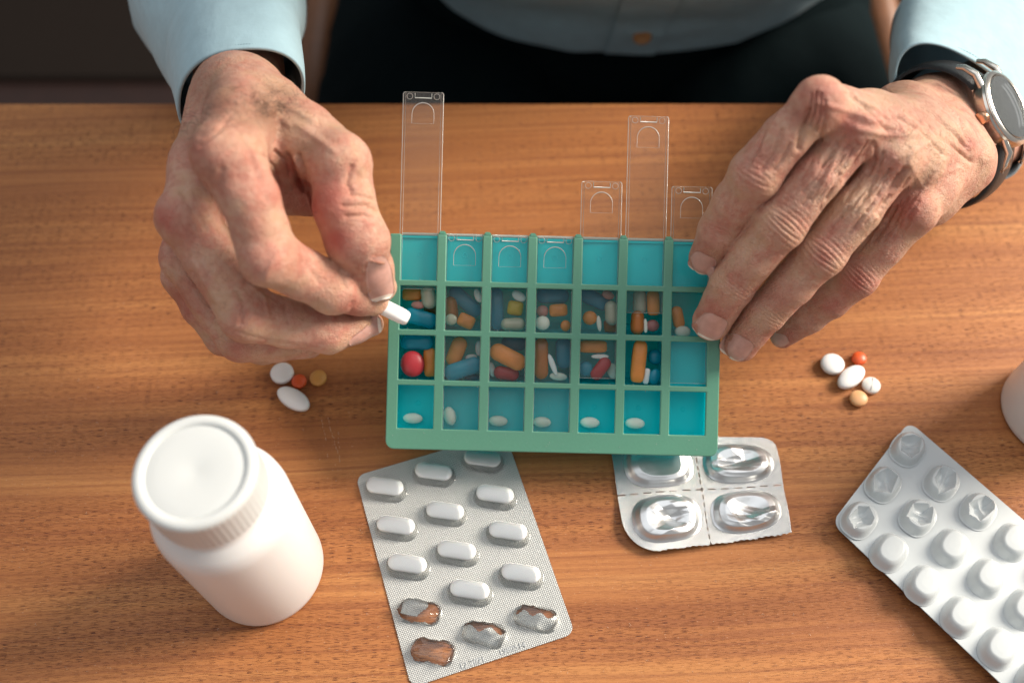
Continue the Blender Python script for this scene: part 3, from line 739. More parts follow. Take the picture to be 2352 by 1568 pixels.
# ================================================================== small crumpled foil blister
def cr6(x, y): return (1378 + x * .205, 973.9 + y * .205)
TLp, TRp, BRp, BLp = (100, 130), (1960, 150), (2140, 1230), (300, 1480)
fb = empty('foil_blister', PZ(*cr6(1100, 800), 0)); tag(fb, 'small crumpled silver foil blister of four perforated cells under the organizer', 'blister pack')
cs = [PZ(*cr6(*p), .2) for p in (TLp, TRp, BRp, BLp)]
def fbz(s, t): return .12 + .22 * np.sin(s * 4.2 + .4) ** 2 * (.4 + t * .6) + .35 * (s < .5) * (t > .5) * ((.5 - s) * 2) ** 2 * (t - .5) + .12 * np.sin(t * 6 + s * 3) ** 2
def fbp(s, t):
    P = ((1 - s) * (1 - t))[..., None] * cs[0] + (s * (1 - t))[..., None] * cs[1] + (s * t)[..., None] * cs[2] + ((1 - s) * t)[..., None] * cs[3]
    P = P.copy(); P[..., 2] = fbz(s, t); return P
n1, n2 = 150, 120
s, t = np.meshgrid(np.linspace(0, 1, n1), np.linspace(0, 1, n2), indexing='ij'); s, t = s.ravel(), t.ravel()
asp = 6.0 / 7.8
def rcorner(s, t, cx, cy, r):    # round a corner of the unit square
    sx = np.where(cx == 0, s, 1 - s); ty = np.where(cy == 0, t, 1 - t) ; R1 = r; R2 = r / asp
    m = (sx < R1) & (ty < R2); dx = (R1 - sx) / R1; dy = (R2 - ty) / R2; ln = np.hypot(dx, dy); k = np.where(ln > 1, np.maximum(dx, dy) / np.maximum(ln, 1e-6) , 1)
    f = np.where(m, np.maximum(dx, dy) / np.maximum(ln, 1e-6), 1.0)
    sx2 = np.where(m, R1 - (R1 - sx) * f, sx); ty2 = np.where(m, R2 - (R2 - ty) * f, ty)
    return np.where(cx == 0, sx2, 1 - sx2), np.where(cy == 0, ty2, 1 - ty2)
s, t = rcorner(s, t, 1, 0, .09); s, t = rcorner(s, t, 0, 1, .22)
tt = t + np.where(t > .985, .005 * np.sin(s * 170) + .004 * np.sin(s * 43), 0) * 1.0
def cellc(i, j): return (.27 + .48 * i, .27 + .47 * j)
P = fbp(s, tt)
F = grid_faces(n1, n2)
fs, ft = s[F].mean(1), t[F].mean(1)
# dashed perforation cuts
cutv = (abs(fs - (.505)) < .0035) & (np.sin(ft * 90) > -.35)
cuth = (abs(ft - (.505)) < .0045) & (np.sin(fs * 80) > -.35)
F = F[~(cutv | cuth)]
sheet = mk('foil_sheet', P, F, M['foil2'], fb)
rr = random.Random(8)
for i in (0, 1):
    for j in (0, 1):
        c = cellc(i, j); n = 90; q = np.linspace(-1, 1, n); A, Bq = np.meshgrid(q, q, indexing='ij'); A, Bq = A.ravel(), Bq.ravel()
        # disc grid to rounded oblong
        rr_ = np.maximum(abs(A), abs(Bq)); ln = np.hypot(A, Bq) + 1e-9; A2, B2 = A / ln * rr_, Bq / ln * rr_
        e = 2.6; k_ = (abs(A2) ** e + abs(B2) ** e) ** (1 / e) + 1e-9; A3, B3 = A2 / k_ * rr_, B2 / k_ * rr_
        hs, ht_ = .208, .200
        P = fbp(c[0] + A3 * hs, c[1] + B3 * ht_)
        prof = np.interp(rr_, [0, .62, .80, .92, 1], [.42, .42, .33, .07, 0.012])
        cr = np.zeros(len(P))
        seed = 11 * i + 5 * j + 3
        nf = (0 if (i, j) == (0, 0) else 5)
        r2 = np.random.default_rng(seed)
        for _ in range(nf):      # sharp folds
            an = r2.random() * math.pi; off = r2.uniform(-.55, .55); w = r2.uniform(.22, .5); dd = A3 * math.cos(an) + B3 * math.sin(an) - off
            al = -A3 * math.sin(an) + B3 * math.cos(an) - r2.uniform(-.5, .5)
            cr += r2.choice([-1, 1, -1]) * .13 * np.maximum(0, 1 - abs(dd) / w) * np.exp(-(al / .6) ** 2)
        if nf: cr += -.16 * np.exp(-((A3 - .05) ** 2 + (B3) ** 2) / .25)
        cr += .008 * snoise(np.stack([A3, B3, A3 * 0], -1), 4, seed, 1)
        P[:, 2] += prof + cr * np.clip((1 - rr_) / .22, 0, 1)
        P[:, 2] = np.maximum(P[:, 2], .05)
        # lean of each bump outward from the sheet
        o = mk('pocket', P, grid_faces(n, n), M['foil3'], fb)
        if nf: o['label'] = 'crushed foil pocket'
        else: o['label'] = 'smooth intact foil pocket'

# ================================================================== white blister
def cr7(x, y): return ((2040 + x / 2.283) * .91875, (1020 + y / 2.283) * .91875)
wa = PZ(*cr7(92, 650), .62); wb = PZ(*cr7(535, 72), .5)     # ends of the short side
uu = wb - wa; Wl = np.linalg.norm(uu); uu /= Wl
wc = PZ(*cr7(1060, 1568), .85); vv_ = wc - wa; shu = vv_ @ uu; vv_ -= uu * shu; shk = shu / np.linalg.norm(vv_); vv_ /= np.linalg.norm(vv_)
wn = np.cross(vv_, uu); wn = wn if wn[2] > 0 else -wn
MWb = Matrix(((uu[0], -vv_[0], wn[0], wa[0]), (uu[1], -vv_[1], wn[1], wa[1]), (uu[2], -vv_[2], wn[2], wa[2]), (0, 0, 0, 1)))
if MWb.to_3x3().determinant() < 0: print('FLIP')
wbp = empty('white_blister_pack', wa, MWb); tag(wbp, 'glossy white blister pack with domed pockets, upper pockets crushed, at lower right', 'blister pack')
WL = 13.5
n1, n2 = 60, 90
X, Y = np.meshgrid(np.linspace(0, Wl, n1), np.linspace(0, WL, n2), indexing='ij'); X, Y = X.ravel(), Y.ravel(); rc = .5
d = inside_round(X, Y, Wl, WL, rc); cxn = np.clip(X, rc, Wl - rc); cyn = np.clip(Y, rc, WL - rc); dx, dy = X - cxn, Y - cyn; ln = np.hypot(dx, dy) + 1e-9
inf = np.maximum(abs(dx), abs(dy)); X = np.where((abs(dx) > 0) & (abs(dy) > 0), cxn + dx / ln * inf, X); Y = np.where((abs(dx) > 0) & (abs(dy) > 0), cyn + dy / ln * inf, Y)
zb_ = .0 - .06 * ((X / Wl - .5) * 2) ** 2; X = X + shk * Y
F = grid_faces(n1, n2); Nn = len(X)
Vt = np.stack([X, -Y, zb_], -1); Vb = Vt.copy(); Vb[:, 2] -= .05
so_ = mk('blister_sheet', np.concatenate([Vt, Vb]), np.concatenate([F, F[:, ::-1] + Nn]), M['white_pvc'], wbp, local=True)
# foil backing under the sheet
Vb2 = Vt.copy(); Vb2[:, 2] -= .055; 
mk('foil_backing', Vb2, F, M['foil3'], wbp, local=True)
wp = [((2092, 1022), 1), ((2035, 1104), 1), ((1980, 1185), 1), ((2170, 1100), 1), ((2115, 1180), 1), ((2050, 1260), 0), ((2255, 1165), 1), ((2192, 1250), 0), ((2130, 1335), 0), ((2335, 1237), 0), ((2277, 1320), 0), ((2215, 1408), 0), ((2422, 1305), 0), ((2363, 1392), 0), ((2303, 1482), 0), ((2447, 1465), 0), ((2390, 1560), 0)]
def wpx(px, py, z):     # point on the blister plane raised by z
    o_ = np.array(MWb.translation); nrm = wn; r = CS((px - 1176) / FPX, (784 - py) / FPX, 1) - CAM
    tt_ = ((o_ + nrm * z - CAM) @ nrm) / (r @ nrm); return MWb.inverted() @ Vector(CAM + r * tt_)
n = 64; q = np.linspace(-1, 1, n); A, Bq = np.meshgrid(q, q, indexing='ij'); A, Bq = A.ravel(), Bq.ravel()
rr_ = np.maximum(abs(A), abs(Bq)); ln = np.hypot(A, Bq) + 1e-9; A2, B2 = A / ln * rr_, Bq / ln * rr_
e = 2.5; k_ = (abs(A2) ** e + abs(B2) ** e) ** (1 / e) + 1e-9; A3, B3 = A2 / k_ * rr_, B2 / k_ * rr_
base_h = np.interp(rr_, [0, .3, .48, .58, .66, .75, .90, .96, 1], [.57, .565, .55, .54, .495, .40, .10, .03, .0])
tmpl = None
for (p, cr_) in wp:
    l = wpx(*p, .45); l.z = .004 - .06 * (((l.x + shk * l.y) / Wl - .5) * 2) ** 2
    if cr_:
        seed = int(p[0]); r2 = np.random.default_rng(seed); ns = int(r2.integers(5, 7)); a0_ = r2.random() * 6
        rp = np.full(len(A3), -9.0)
        for k in range(ns):
            an = a0_ + 2 * math.pi * k / ns + r2.uniform(-.25, .25); rp = np.maximum(rp, (A3 * math.cos(an) + B3 * math.sin(an)) / r2.uniform(.50, .68))
        top = np.interp(rr_, [0, .66, .76, .90, .96, 1], [.56, .52, .42, .11, .03, 0])
        an = r2.random() * 3.1; fold = abs(A3 * math.cos(an) + B3 * math.sin(an))
        dent = np.clip(1 - rp, 0, 1); z = top - .62 * dent ** .75 + .30 * dent * np.maximum(0, 1 - fold / .28)
        z = np.maximum(z, .05)
        o = mk('pocket', np.stack([A3 * .96, B3 * .74, z], -1), grid_faces(n, n), M['white_pvc'], wbp, local=True, auto=28); o['label'] = 'crushed empty pocket with folded in top'
    elif tmpl is None: o = tmpl = mk('pocket', np.stack([A3 * .96, B3 * .74, base_h], -1), grid_faces(n, n), M['white_pvc'], wbp, local=True)
    else: o = clone(tmpl, 'pocket', Matrix.Identity(4), wbp)
    o.matrix_basis = Matrix.Translation(l)
# ================================================================== person: hands grown from a distance field
person = empty('person', (0, 62, -74)); tag(person, 'seated older man in pale blue shirt and dark trousers sorting pills, head out of frame', 'person')
class Field:
    def __init__(s, lo, hi, h):
        s.lo = np.array(lo); s.h = h; s.n = np.ceil((np.array(hi) - s.lo) / h).astype(int) + 1
        s.D = np.full(s.n, 3.0, np.float32)
    def sub(s, lo, hi):
        a = np.clip(np.floor((np.array(lo) - s.lo) / s.h).astype(int), 0, s.n - 1); b = np.clip(np.ceil((np.array(hi) - s.lo) / s.h).astype(int) + 1, 1, s.n)
        return tuple(slice(int(x), int(y)) for x, y in zip(a, b))
    def pts(s, sl):
        return [(s.lo[i] + s.h * np.arange(sl[i].start, sl[i].stop)).astype(np.float32) for i in range(3)]
def rcone(ax, a, b, ra, rb):
    X = ax[0][:, None, None] - np.float32(a[0]); Y = ax[1][None, :, None] - np.float32(a[1]); Z = ax[2][None, None, :] - np.float32(a[2])
    d = b - a; L2 = float(d @ d)
    if L2 < 1e-6: return np.sqrt(X * X + Y * Y + Z * Z) - ra
    t = np.clip((X * d[0] + Y * d[1] + Z * d[2]) / L2, 0, 1).astype(np.float32)
    q = np.sqrt((X - t * d[0]) ** 2 + (Y - t * d[1]) ** 2 + (Z - t * d[2]) ** 2)
    return q - (ra + (rb - ra) * t)
def smin(a, b, k):
    if k <= 0: return np.minimum(a, b)
    h = np.maximum(k - np.abs(a - b), 0) / k
    return np.minimum(a, b) - h * h * k * .25
def add_group(Fd, prims, kin, kout):
    """prims: (a, b, ra, rb)"""
    P = np.array([p[0] for p in prims] + [p[1] for p in prims]); R = max(max(p[2], p[3]) for p in prims) + 1.0
    sl = Fd.sub(P.min(0) - R, P.max(0) + R); ax = Fd.pts(sl); L = np.full([len(a) for a in ax], 3.0, np.float32)
    for a, b, ra, rb in prims:
        r = max(ra, rb) + .9
        lo, hi = np.minimum(a, b) - r, np.maximum(a, b) + r
        s2 = Fd.sub(lo, hi); rel = tuple(slice(max(x.start - y.start, 0), max(x.stop - y.start, 0)) for x, y in zip(s2, sl))
        ax2 = [ax[i][rel[i]] for i in range(3)]
        if min(len(q) for q in ax2) == 0: continue
        L[rel] = smin(L[rel], rcone(ax2, a, b, ra, rb), kin)
    Fd.D[sl] = smin(Fd.D[sl], L, kout)
def surface_nets(Fd):
    D = Fd.D; S = D < 0; n = D.shape
    c = np.zeros([m - 1 for m in n], np.uint8)
    for i in (0, 1):
        for j in (0, 1):
            for k in (0, 1): c += S[i:n[0] - 1 + i, j:n[1] - 1 + j, k:n[2] - 1 + k]
    act = (c > 0) & (c < 8); I = np.argwhere(act); idx = -np.ones(act.shape, np.int32); idx[act] = np.arange(len(I))
    acc = np.zeros((len(I), 3)); cnt = np.zeros(len(I))
    cor = [(i, j, k) for i in (0, 1) for j in (0, 1) for k in (0, 1)]
    for a in cor:
        for b in cor:
            if sum(x != y for x, y in zip(a, b)) == 1 and a < b:
                va = D[I[:, 0] + a[0], I[:, 1] + a[1], I[:, 2] + a[2]]; vb = D[I[:, 0] + b[0], I[:, 1] + b[1], I[:, 2] + b[2]]
                m = (va < 0) != (vb < 0); t = np.where(m, va / np.where(m, va - vb, 1), 0)
                p = np.array(a) + t[:, None] * (np.array(b) - np.array(a)); acc += p * m[:, None]; cnt += m
    V = Fd.lo + Fd.h * (I + acc / cnt[:, None])
    Fs = []
    for ax in range(3):
        o1, o2 = [(1, 2), (2, 0), (0, 1)][ax]
        s0 = [slice(1, m - 1) for m in n]; s1 = list(s0); s0[ax] = slice(0, n[ax] - 1); s1[ax] = slice(1, n[ax])
        A, Bb = S[tuple(s0)], S[tuple(s1)]; E = np.argwhere(A != Bb)
        base = E.copy(); 
        for d in range(3):
            if d != ax: base[:, d] += 1
        inside = A[E[:, 0], E[:, 1], E[:, 2]]
        q = []
        for da, db in ((0, 0), (1, 0), (1, 1), (0, 1)):
            b = base.copy(); b[:, o1] -= da; b[:, o2] -= db; q.append(idx[b[:, 0], b[:, 1], b[:, 2]])
        q = np.stack(q, -1); q[~inside] = q[~inside][:, ::-1]; Fs.append(q)
    F = np.concatenate(Fs); F = F[(F >= 0).all(1)]
    return V, F
def trilin(Fd, P):
    u = (P - Fd.lo) / Fd.h; i = np.clip(np.floor(u).astype(int), 0, Fd.n - 2); f = np.clip(u - i, 0, 1); r = 0
    for a in (0, 1):
        for b in (0, 1):
            for c in (0, 1):
                w = (f[:, 0] if a else 1 - f[:, 0]) * (f[:, 1] if b else 1 - f[:, 1]) * (f[:, 2] if c else 1 - f[:, 2])
                r = r + w * Fd.D[i[:, 0] + a, i[:, 1] + b, i[:, 2] + c]
    return r
def normals(Fd, V, e=.12):
    G = np.stack([trilin(Fd, V + np.eye(3)[k] * e) - trilin(Fd, V - np.eye(3)[k] * e) for k in range(3)], -1)
    return G / (np.linalg.norm(G, axis=1, keepdims=True) + 1e-9)
def topx(V):
    q = V - CAM; d = q @ FW; return 1176 + (q @ RT) / d * FPX, 784 - (q @ UP) / d * FPX, d
class Hand:
    def __init__(s, k, ox, oy): s.k, s.ox, s.oy = k, ox, oy; s.groups = []
    def p(s, x, y, d): return PD(s.ox + x * s.k, s.oy + y * s.k, d)
    def r(s, hw, d): return hw * s.k * d / FPX
    def chain(s, pts): return [(s.p(*a[:3]), s.p(*b[:3]), s.r(a[3], a[2]), s.r(b[3], b[2])) for a, b in zip(pts[:-1], pts[1:])]
HV = 0.055
def seg2d(px, py, pts):
    """distance and running length to a polyline in the sculpting view"""
    best = np.full(len(px), 1e9)
    for (x0, y0), (x1, y1) in zip(pts[:-1], pts[1:]):
        dx, dy = x1 - x0, y1 - y0; t = np.clip(((px - x0) * dx + (py - y0) * dy) / (dx * dx + dy * dy + 1e-9), 0, 1)
        best = np.minimum(best, np.hypot(px - x0 - t * dx, py - y0 - t * dy))
    return best
def finish(H, Fd, strokes, joints, reds, tan_shades, seed):
    V, F = surface_nets(Fd); Nn = normals(Fd, V)
    px, py, dep = topx(V); hx, hy = (px - H.ox) / H.k, (py - H.oy) / H.k
    vd = CAM - V; vd /= np.linalg.norm(vd, axis=1, keepdims=True); face = np.clip((Nn * vd).sum(1) * 2.2, 0, 1)
    disp = .035 * snoise(V, 1.5, seed, 3) + .012 * snoise(V, 6, seed + 1, 3)
    for pts, w, a in strokes:
        d = seg2d(hx, hy, pts); disp += 1.3 * a * np.exp(-(d / w) ** 2) * face
    nz_ = snoise(V, 1.4, seed + 2, 3)
    for c, t, L, Wd, a, sp in joints:      # folds across the back of a joint; c, t in view units
        t = np.array(t, float); t /= np.linalg.norm(t); dx, dy = hx - c[0], hy - c[1]
        al = dx * t[0] + dy * t[1]; la = -dx * t[1] + dy * t[0]
        ph = (al + 5.0 * nz_ + np.sign(al) * .0012 * la ** 2) / sp
        wv = 1 - np.abs(np.sin(np.pi * ph)) ** .7
        disp -= a * wv * np.exp(-(al / L) ** 2 - (la / Wd) ** 4) * face
    V = V + Nn * disp[:, None]
    red = np.zeros(len(V)); tan = np.zeros(len(V))
    for x, y, r, a in reds: red = np.maximum(red, 1.12 * a * np.exp(-((hx - x) ** 2 + (hy - y) ** 2) / r ** 2))
    for x, y, r, a in tan_shades: tan = np.maximum(tan, 1.35 * a * np.exp(-((hx - x) ** 2 + (hy - y) ** 2) / r ** 2))
    mod = .85 + .25 * snoise(V, 2.5, seed + 5, 3)
    return V, F, Nn, np.clip(red * mod, 0, 1), np.clip(tan * mod, 0, 1)

# ---------------------------------------------------------------- hand on the right of the picture
A = Hand(.498, 1516, 91.9)
fA = dict(
 index=[(725,305,37.6,112),(582,445,38.2,110),(438,620,39.0,117),(355,750,40.2,108),(280,880,41.3,102),(212,1005,42.5,78)],
 middle=[(905,425,38.6,112),(725,630,38.9,112),(550,850,39.7,120),(430,1000,40.7,104),(332,1130,41.8,102),(238,1297,43.1,91)],
 ring=[(1080,560,39.5,108),(902,786,39.7,109),(742,982,40.5,112),(608,1126,41.5,98),(487,1254,42.5,93),(374,1400,43.7,83)],
 pinky=[(1170,790,41.2,100),(1030,948,42,98),(908,1090,42.7,95),(786,1196,43.6,85),(682,1276,44.5,77),(565,1365,45.4,56)],
 thumb=[(1150,470,45,120),(900,540,46.6,108),(700,660,47.3,95),(520,810,47.4,88),(400,900,47.2,72)])
FdA = Field((3, 3, -6), (40, 50, 22), HV) if False else None
allp = np.array([A.p(*q[:3]) for c in fA.values() for q in c] + [A.p(1650, 390, 53.7), A.p(1570, 200, 53.7)])
loA, hiA = allp.min(0) - 2.0, allp.max(0) + 2.4
FdA = Field(loA, hiA, HV)
pal = []
pal += A.chain([(725,305,37.6,112),(960,395,39.4,108),(1150,420,42.2,140)])
pal += A.chain([(800,330,38.6,105),(960,370,40.0,112),(1100,380,42.4,120)])
pal += A.chain([(905,425,38.6,112),(1040,460,39.6,118),(1200,450,42.2,150)])
pal += A.chain([(1080,560,39.5,108),(1160,560,40.6,128),(1260,490,42.6,150)])
pal += A.chain([(1170,790,41.2,104),(1230,690,42,120),(1320,560,43.4,150)])
pal += A.chain([(1120,800,43.2,110),(1240,720,44.2,120),(1370,570,44.4,150)])
pal += A.chain([(860,540,40.6,110),(1010,640,41.4,120),(1120,720,42.4,110)])
pal += A.chain([(1150,420,42.6,140),(1120,350,44.6,140),(1262,336,47.2,160),(1570,200,53.7,150)])
pal += A.chain([(1370,560,44.4,150),(1350,530,47.3,155),(1650,390,53.7,150)])
pal += A.chain([(1260,490,42.8,150),(1285,440,45.4,160),(1309,440,47.6,160),(1620,300,53.7,160)])
add_group(FdA, pal, .75, 0)
add_group(FdA, A.chain(fA['thumb']), .35, .6)
web = A.chain([(850,420,39.6,95),(690,520,40.0,85),(610,590,40.6,70)]) + A.chain([(1010,520,40.2,95),(860,690,40.6,82),(790,780,41.1,66)]) + A.chain([(1130,680,41.4,95),(1030,810,42.0,80),(960,880,42.4,66)])
add_group(FdA, web, .3, .35)
FG = np.full(FdA.D.shape, 3.0, np.float32); keepD = FdA.D; FdA.D = FG
for f in ('index', 'middle', 'ring', 'pinky'):
    c = A.chain(fA[f]); i2 = fA[f][2]
    # joints swell a little, pulp of the tip
    c.append((A.p(i2[0], i2[1], i2[2] - .12), A.p(i2[0] + 2, i2[1], i2[2] - .1), A.r(i2[3] * .97, i2[2]), A.r(i2[3] * .97, i2[2])))
    add_group(FdA, c, .22, .06)
FdA.D = smin(keepD, FG, .42)
# knuckle heads and extensor tendons
kn = []
for (x, y, d, r) in ((735,275,37.35,92),(905,400,38.2,88),(1075,545,39.1,88),(1175,775,40.8,82)): kn.append((A.p(x, y, d - .12), A.p(x + 3, y, d - .12), A.r(r + 4, d), A.r(r + 4, d)))
add_group(FdA, kn, .1, .5)
strA = [([(735,290),(900,340),(1080,400)],16,.05),([(910,410),(1050,440),(1180,440)],16,.06),([(1080,550),(1160,520),(1240,470)],15,.05),([(1180,770),(1230,670),(1300,560)],14,.05),
 # valley lines between the metacarpals and skin folds running down to the finger webs
 ([(800,300),(960,410),(1000,430)],30,-.03),([(680,330),(655,430),(640,500)],13,-.12),([(700,250),(690,330),(668,400)],6,-.09),([(722,240),(716,330),(695,400)],6,-.10),([(742,245),(742,340),(722,420)],6,-.08),([(760,280),(765,360),(740,460)],7,-.07),
 ([(985,480),(930,560),(860,650)],14,-.10),([(1000,500),(990,560),(960,620)],7,-.08),([(1030,520),(1010,600),(960,700)],6,-.07),([(960,470),(900,590),(850,660)],6,-.07),
 ([(1130,600),(1090,680),(1010,800)],14,-.12),([(1100,620),(1040,720),(1000,800)],6,-.08),([(1150,640),(1110,700),(1050,760)],6,-.07),([(1060,600),(1010,700),(960,790)],6,-.06),([(1000,640),(960,720),(900,800)],6,-.05),
 ([(840,235),(920,290),(1000,370),(1050,420)],9,-.05),([(830,238),(880,240),(930,290)],7,.05),([(940,290),(1010,330),(1060,370)],7,.06),
 # wrist creases and tendons
 ([(1130,330),(1290,440),(1440,560)],9,-.10),([(1100,360),(1200,420),(1300,520)],8,-.07),([(1200,300),(1330,400),(1420,490)],9,-.09),([(1240,250),(1380,360),(1430,470)],10,-.08),([(1160,340),(1270,430)],6,.05),([(1400,480),(1450,560)],22,-.06),([(1490,490),(1500,540)],40,.12),
 # veins on the back of the hand
 ([(1180,430),(1150,560),(1210,680)],12,.03),([(1230,690),(1290,620),(1380,590)],12,.03),([(560,320),(500,430),(470,520),(430,560)],10,.06),([(560,420),(530,520),(470,600)],9,-.06),([(600,480),(560,560),(520,600)],7,-.05),([(480,430),(440,520),(400,590)],8,-.05),
 ([(800,560),(770,640),(700,720)],9,.06),([(760,560),(720,640),(660,700)],8,-.05),([(830,620),(800,680),(770,730)],8,-.07),([(700,560),(650,650)],9,-.04)]
rs = np.random.default_rng(3)
for _ in range(110):     # small loose folds running along the backs of the fingers and over the metacarpals
    i = rs.integers(0, 3); (x0, y0), (x1, y1) = [((870,480),(680,760)),((1050,620),(840,880)),((1150,700),(1000,950))][i]
    t = rs.random(); o = rs.uniform(-85, 85); dx, dy = np.array([x1 - x0, y1 - y0]) / np.hypot(x1 - x0, y1 - y0)
    cx, cy = x0 + t * (x1 - x0) - dy * o, y0 + t * (y1 - y0) + dx * o; l = rs.uniform(35, 95)
    strA.append(([(cx - dx * l, cy - dy * l), (cx - dx * l * .3 + rs.uniform(-6, 6), cy - dy * l * .3), (cx + dx * l * .4 + rs.uniform(-8, 8), cy + dy * l * .4), (cx + dx * l + rs.uniform(-12, 12), cy + dy * l)], rs.uniform(4, 8), rs.uniform(-.060, .032)))
jA = [((582,855),(-.8,1),75,95,.085,24),((750,985),(-.85,1),75,95,.085,23),((912,1095),(-.95,1),60,80,.07,20),((435,620),(-.6,1),70,90,.045,26),
      ((345,1135),(-.7,1),45,85,.045,17),((492,1258),(-.7,1),45,80,.045,17),((685,1280),(-.9,1),40,60,.035,16),((278,880),(-.5,1),45,80,.03,20),
      ((1300,420),(1,-.8),150,200,.035,34),((440,1010),(-.75,1),80,85,.012,13),((620,1130),(-.75,1),80,80,.012,13)]
redA = [(735,260,85,.65),(880,410,75,.65),(1170,770,95,.85),(1090,600,60,.45),(900,1110,70,.75),(580,860,80,.45),(745,990,70,.45),(430,600,80,.4),(220,1280,90,.5),(350,1400,80,.5),(195,1000,80,.55),(550,1380,70,.6),(800,1230,60,.5),(275,860,70,.35),(1420,480,50,.35),(650,350,50,.4),(560,1200,70,.3)]
tan_shadeA = [(1150,200,150,.55),(1250,330,120,.35),(640,340,60,.2),(1000,900,70,.3)]
VA, FA, NA, rA, tA = finish(A, FdA, strA, jA, redA, tan_shadeA, 21)

# ---------------------------------------------------------------- hand on the left of the picture
Bh = Hand(.5568, 275.6, 0)
fB = dict(
 index=[(445,640,35.7,142),(535,820,35.9,122),(612,1050,36.8,122),(745,1130,38,104),(880,1185,38.9,104),(985,1215,40.0,84),(1050,1242,40.6,60)],
 middle=[(280,900,38.5,118),(390,1080,38.9,116),(530,1290,39.5,116),(690,1335,40.1,100),(862,1360,40.7,97),(960,1345,41.2,74),(1040,1338,41.5,48)],
 ring=[(275,1060,41,104),(380,1230,41.2,96),(500,1395,41.5,98),(640,1405,42,88),(760,1400,42.5,78),(880,1360,43,64)],
 pinky=[(262,1140,43.5,82),(330,1270,44,76),(430,1385,44.5,78),(590,1430,44.8,72),(780,1420,44.9,58)],
 thumb=[(620,490,39.4,135),(905,675,38.0,122),(925,850,38.1,128),(980,1000,38.5,126),(1030,1110,39.3,100),(1070,1180,39.8,72)])
allp = np.array([Bh.p(*q[:3]) for c in fB.values() for q in c] + [Bh.p(470, -180, 54)])
FdB = Field(allp.min(0) - 2.1, allp.max(0) + 2.4, HV)
pal = []
pal += Bh.chain([(445,640,35.7,142),(500,500,37.8,140),(520,400,40.5,150)])
pal += Bh.chain([(280,900,38.5,118),(340,680,39.4,120),(430,460,41.5,150)])
pal += Bh.chain([(275,1060,41,100),(330,760,41.5,110),(430,500,42.8,150)])
pal += Bh.chain([(262,1140,43.5,80),(340,850,43.6,110),(440,540,44,140)])
pal += Bh.chain([(520,400,41,150),(620,470,39.8,138),(760,560,38.9,120),(905,675,38.0,122)])
pal += Bh.chain([(492,415,41.5,180),(490,250,44.6,158),(488,60,49.4,150),(480,-180,56.5,150)])
pal += Bh.chain([(492,430,42.9,180),(495,270,46.0,155),(488,60,50.4,150)])
add_group(FdB, pal, .7, 0)
web = Bh.chain([(560,640,37.8,90),(660,660,39.2,95),(800,650,39.3,95)]) + Bh.chain([(600,740,39.2,80),(690,780,40.4,85),(800,760,40.3,80)]) + Bh.chain([(630,790,40.6,85),(790,815,40.6,78)])
add_group(FdB, web, .4, .45)
keepD = FdB.D; FG = np.full(FdB.D.shape, 3.0, np.float32); FdB.D = FG
for f in ('thumb', 'index', 'middle', 'ring', 'pinky'):
    c = Bh.chain(fB[f]); add_group(FdB, c, .2, .05)
FdB.D = smin(keepD, FG, .35)
kb = []
for (x, y, d, r) in ((430,625,35.3,110),(262,890,38.2,92),(612,1080,36.4,92),(520,1310,39.1,92),(910,650,37.6,90),(1010,990,38.1,95),(870,1200,38.6,82)): kb.append((Bh.p(x, y, d), Bh.p(x + 3, y, d), Bh.r(r, d), Bh.r(r, d)))
add_group(FdB, kb, .1, .5)
strB = [([(690,640),(720,720),(760,790)],9,-.22),([(640,620),(680,660),(700,720)],6,-.12),([(725,650),(750,710),(775,770)],7,.10),([(740,640),(765,740),(800,880)],7,-.14),([(590,640),(640,690),(670,770)],6,-.06),
 ([(420,700),(400,780),(430,860)],16,-.05),([(500,560),(560,700),(600,820)],18,-.035),([(700,500),(800,560),(880,620)],16,.05),([(330,560),(470,500),(640,480)],14,-.05),([(560,400),(640,470),(700,520)],12,.06),([(620,400),(700,450),(800,500)],10,.05),
 ([(930,800),(1000,810),(1060,830)],9,-.05),([(920,850),(1010,850),(1080,880)],9,-.06),([(930,895),(1010,890),(1090,930)],8,-.05),([(955,690),(935,760),(955,790)],12,-.08),
 ([(450,480),(380,560),(330,600)],9,-.06),([(480,1210),(510,1240),(500,1330)],10,-.07),([(540,1180),(600,1230),(610,1300)],9,.05),([(600,1200),(680,1250),(690,1320)],10,-.05),([(480,1370),(540,1390),(640,1410),(760,1430)],8,-.03),
 ([(1000,1115),(1000,1090),(1030,1070),(1085,1085)],9,.07),([(640,1060),(600,1150)],14,.04),([(760,1080),(820,1160)],16,-.04),([(910,1110),(930,1190)],10,-.05),([(960,1250),(950,1290)],10,-.05),([(300,1080),(360,1180),(420,1260)],12,.04),([(290,1130),(330,1200),(370,1260)],14,-.09),([(240,760),(300,870),(360,950)],14,-.05)]
jB = [((1000,840),(-.1,1),70,90,.03,26),((530,1300),(1,.4),60,90,.03,26),((615,1080),(.6,1),60,100,.02,30),((480,360),(.4,1),120,180,.012,22)]
redB = [(330,610,80,.6),(420,760,90,.35),(190,900,70,.6),(250,980,70,.45),(850,850,110,.95),(890,980,85,.8),(700,700,50,.9),(740,760,50,.8),(500,1310,60,.4),(470,1440,60,.5),(600,1090,80,.35),(870,1130,70,.4),(730,1050,90,.3),(960,1270,50,.6),(560,930,60,.4),(240,1250,90,.6),(500,340,60,.35),(420,420,50,.45),(650,780,60,.55),(1060,1100,40,.35)]
tan_shadeB = [(620,440,120,.8),(520,470,100,.6),(720,480,80,.5),(420,430,90,.5),(780,600,60,.55),(400,350,120,.5),(860,540,90,.35),(350,700,60,.25),(640,640,50,.15),(300,560,70,.3),(540,250,100,.25)]  # mostly shade and hair of the hand back, painted as brown
VB, FB, NB, rB, tB = finish(Bh, FdB, strB, jB, redB, tan_shadeB, 44)

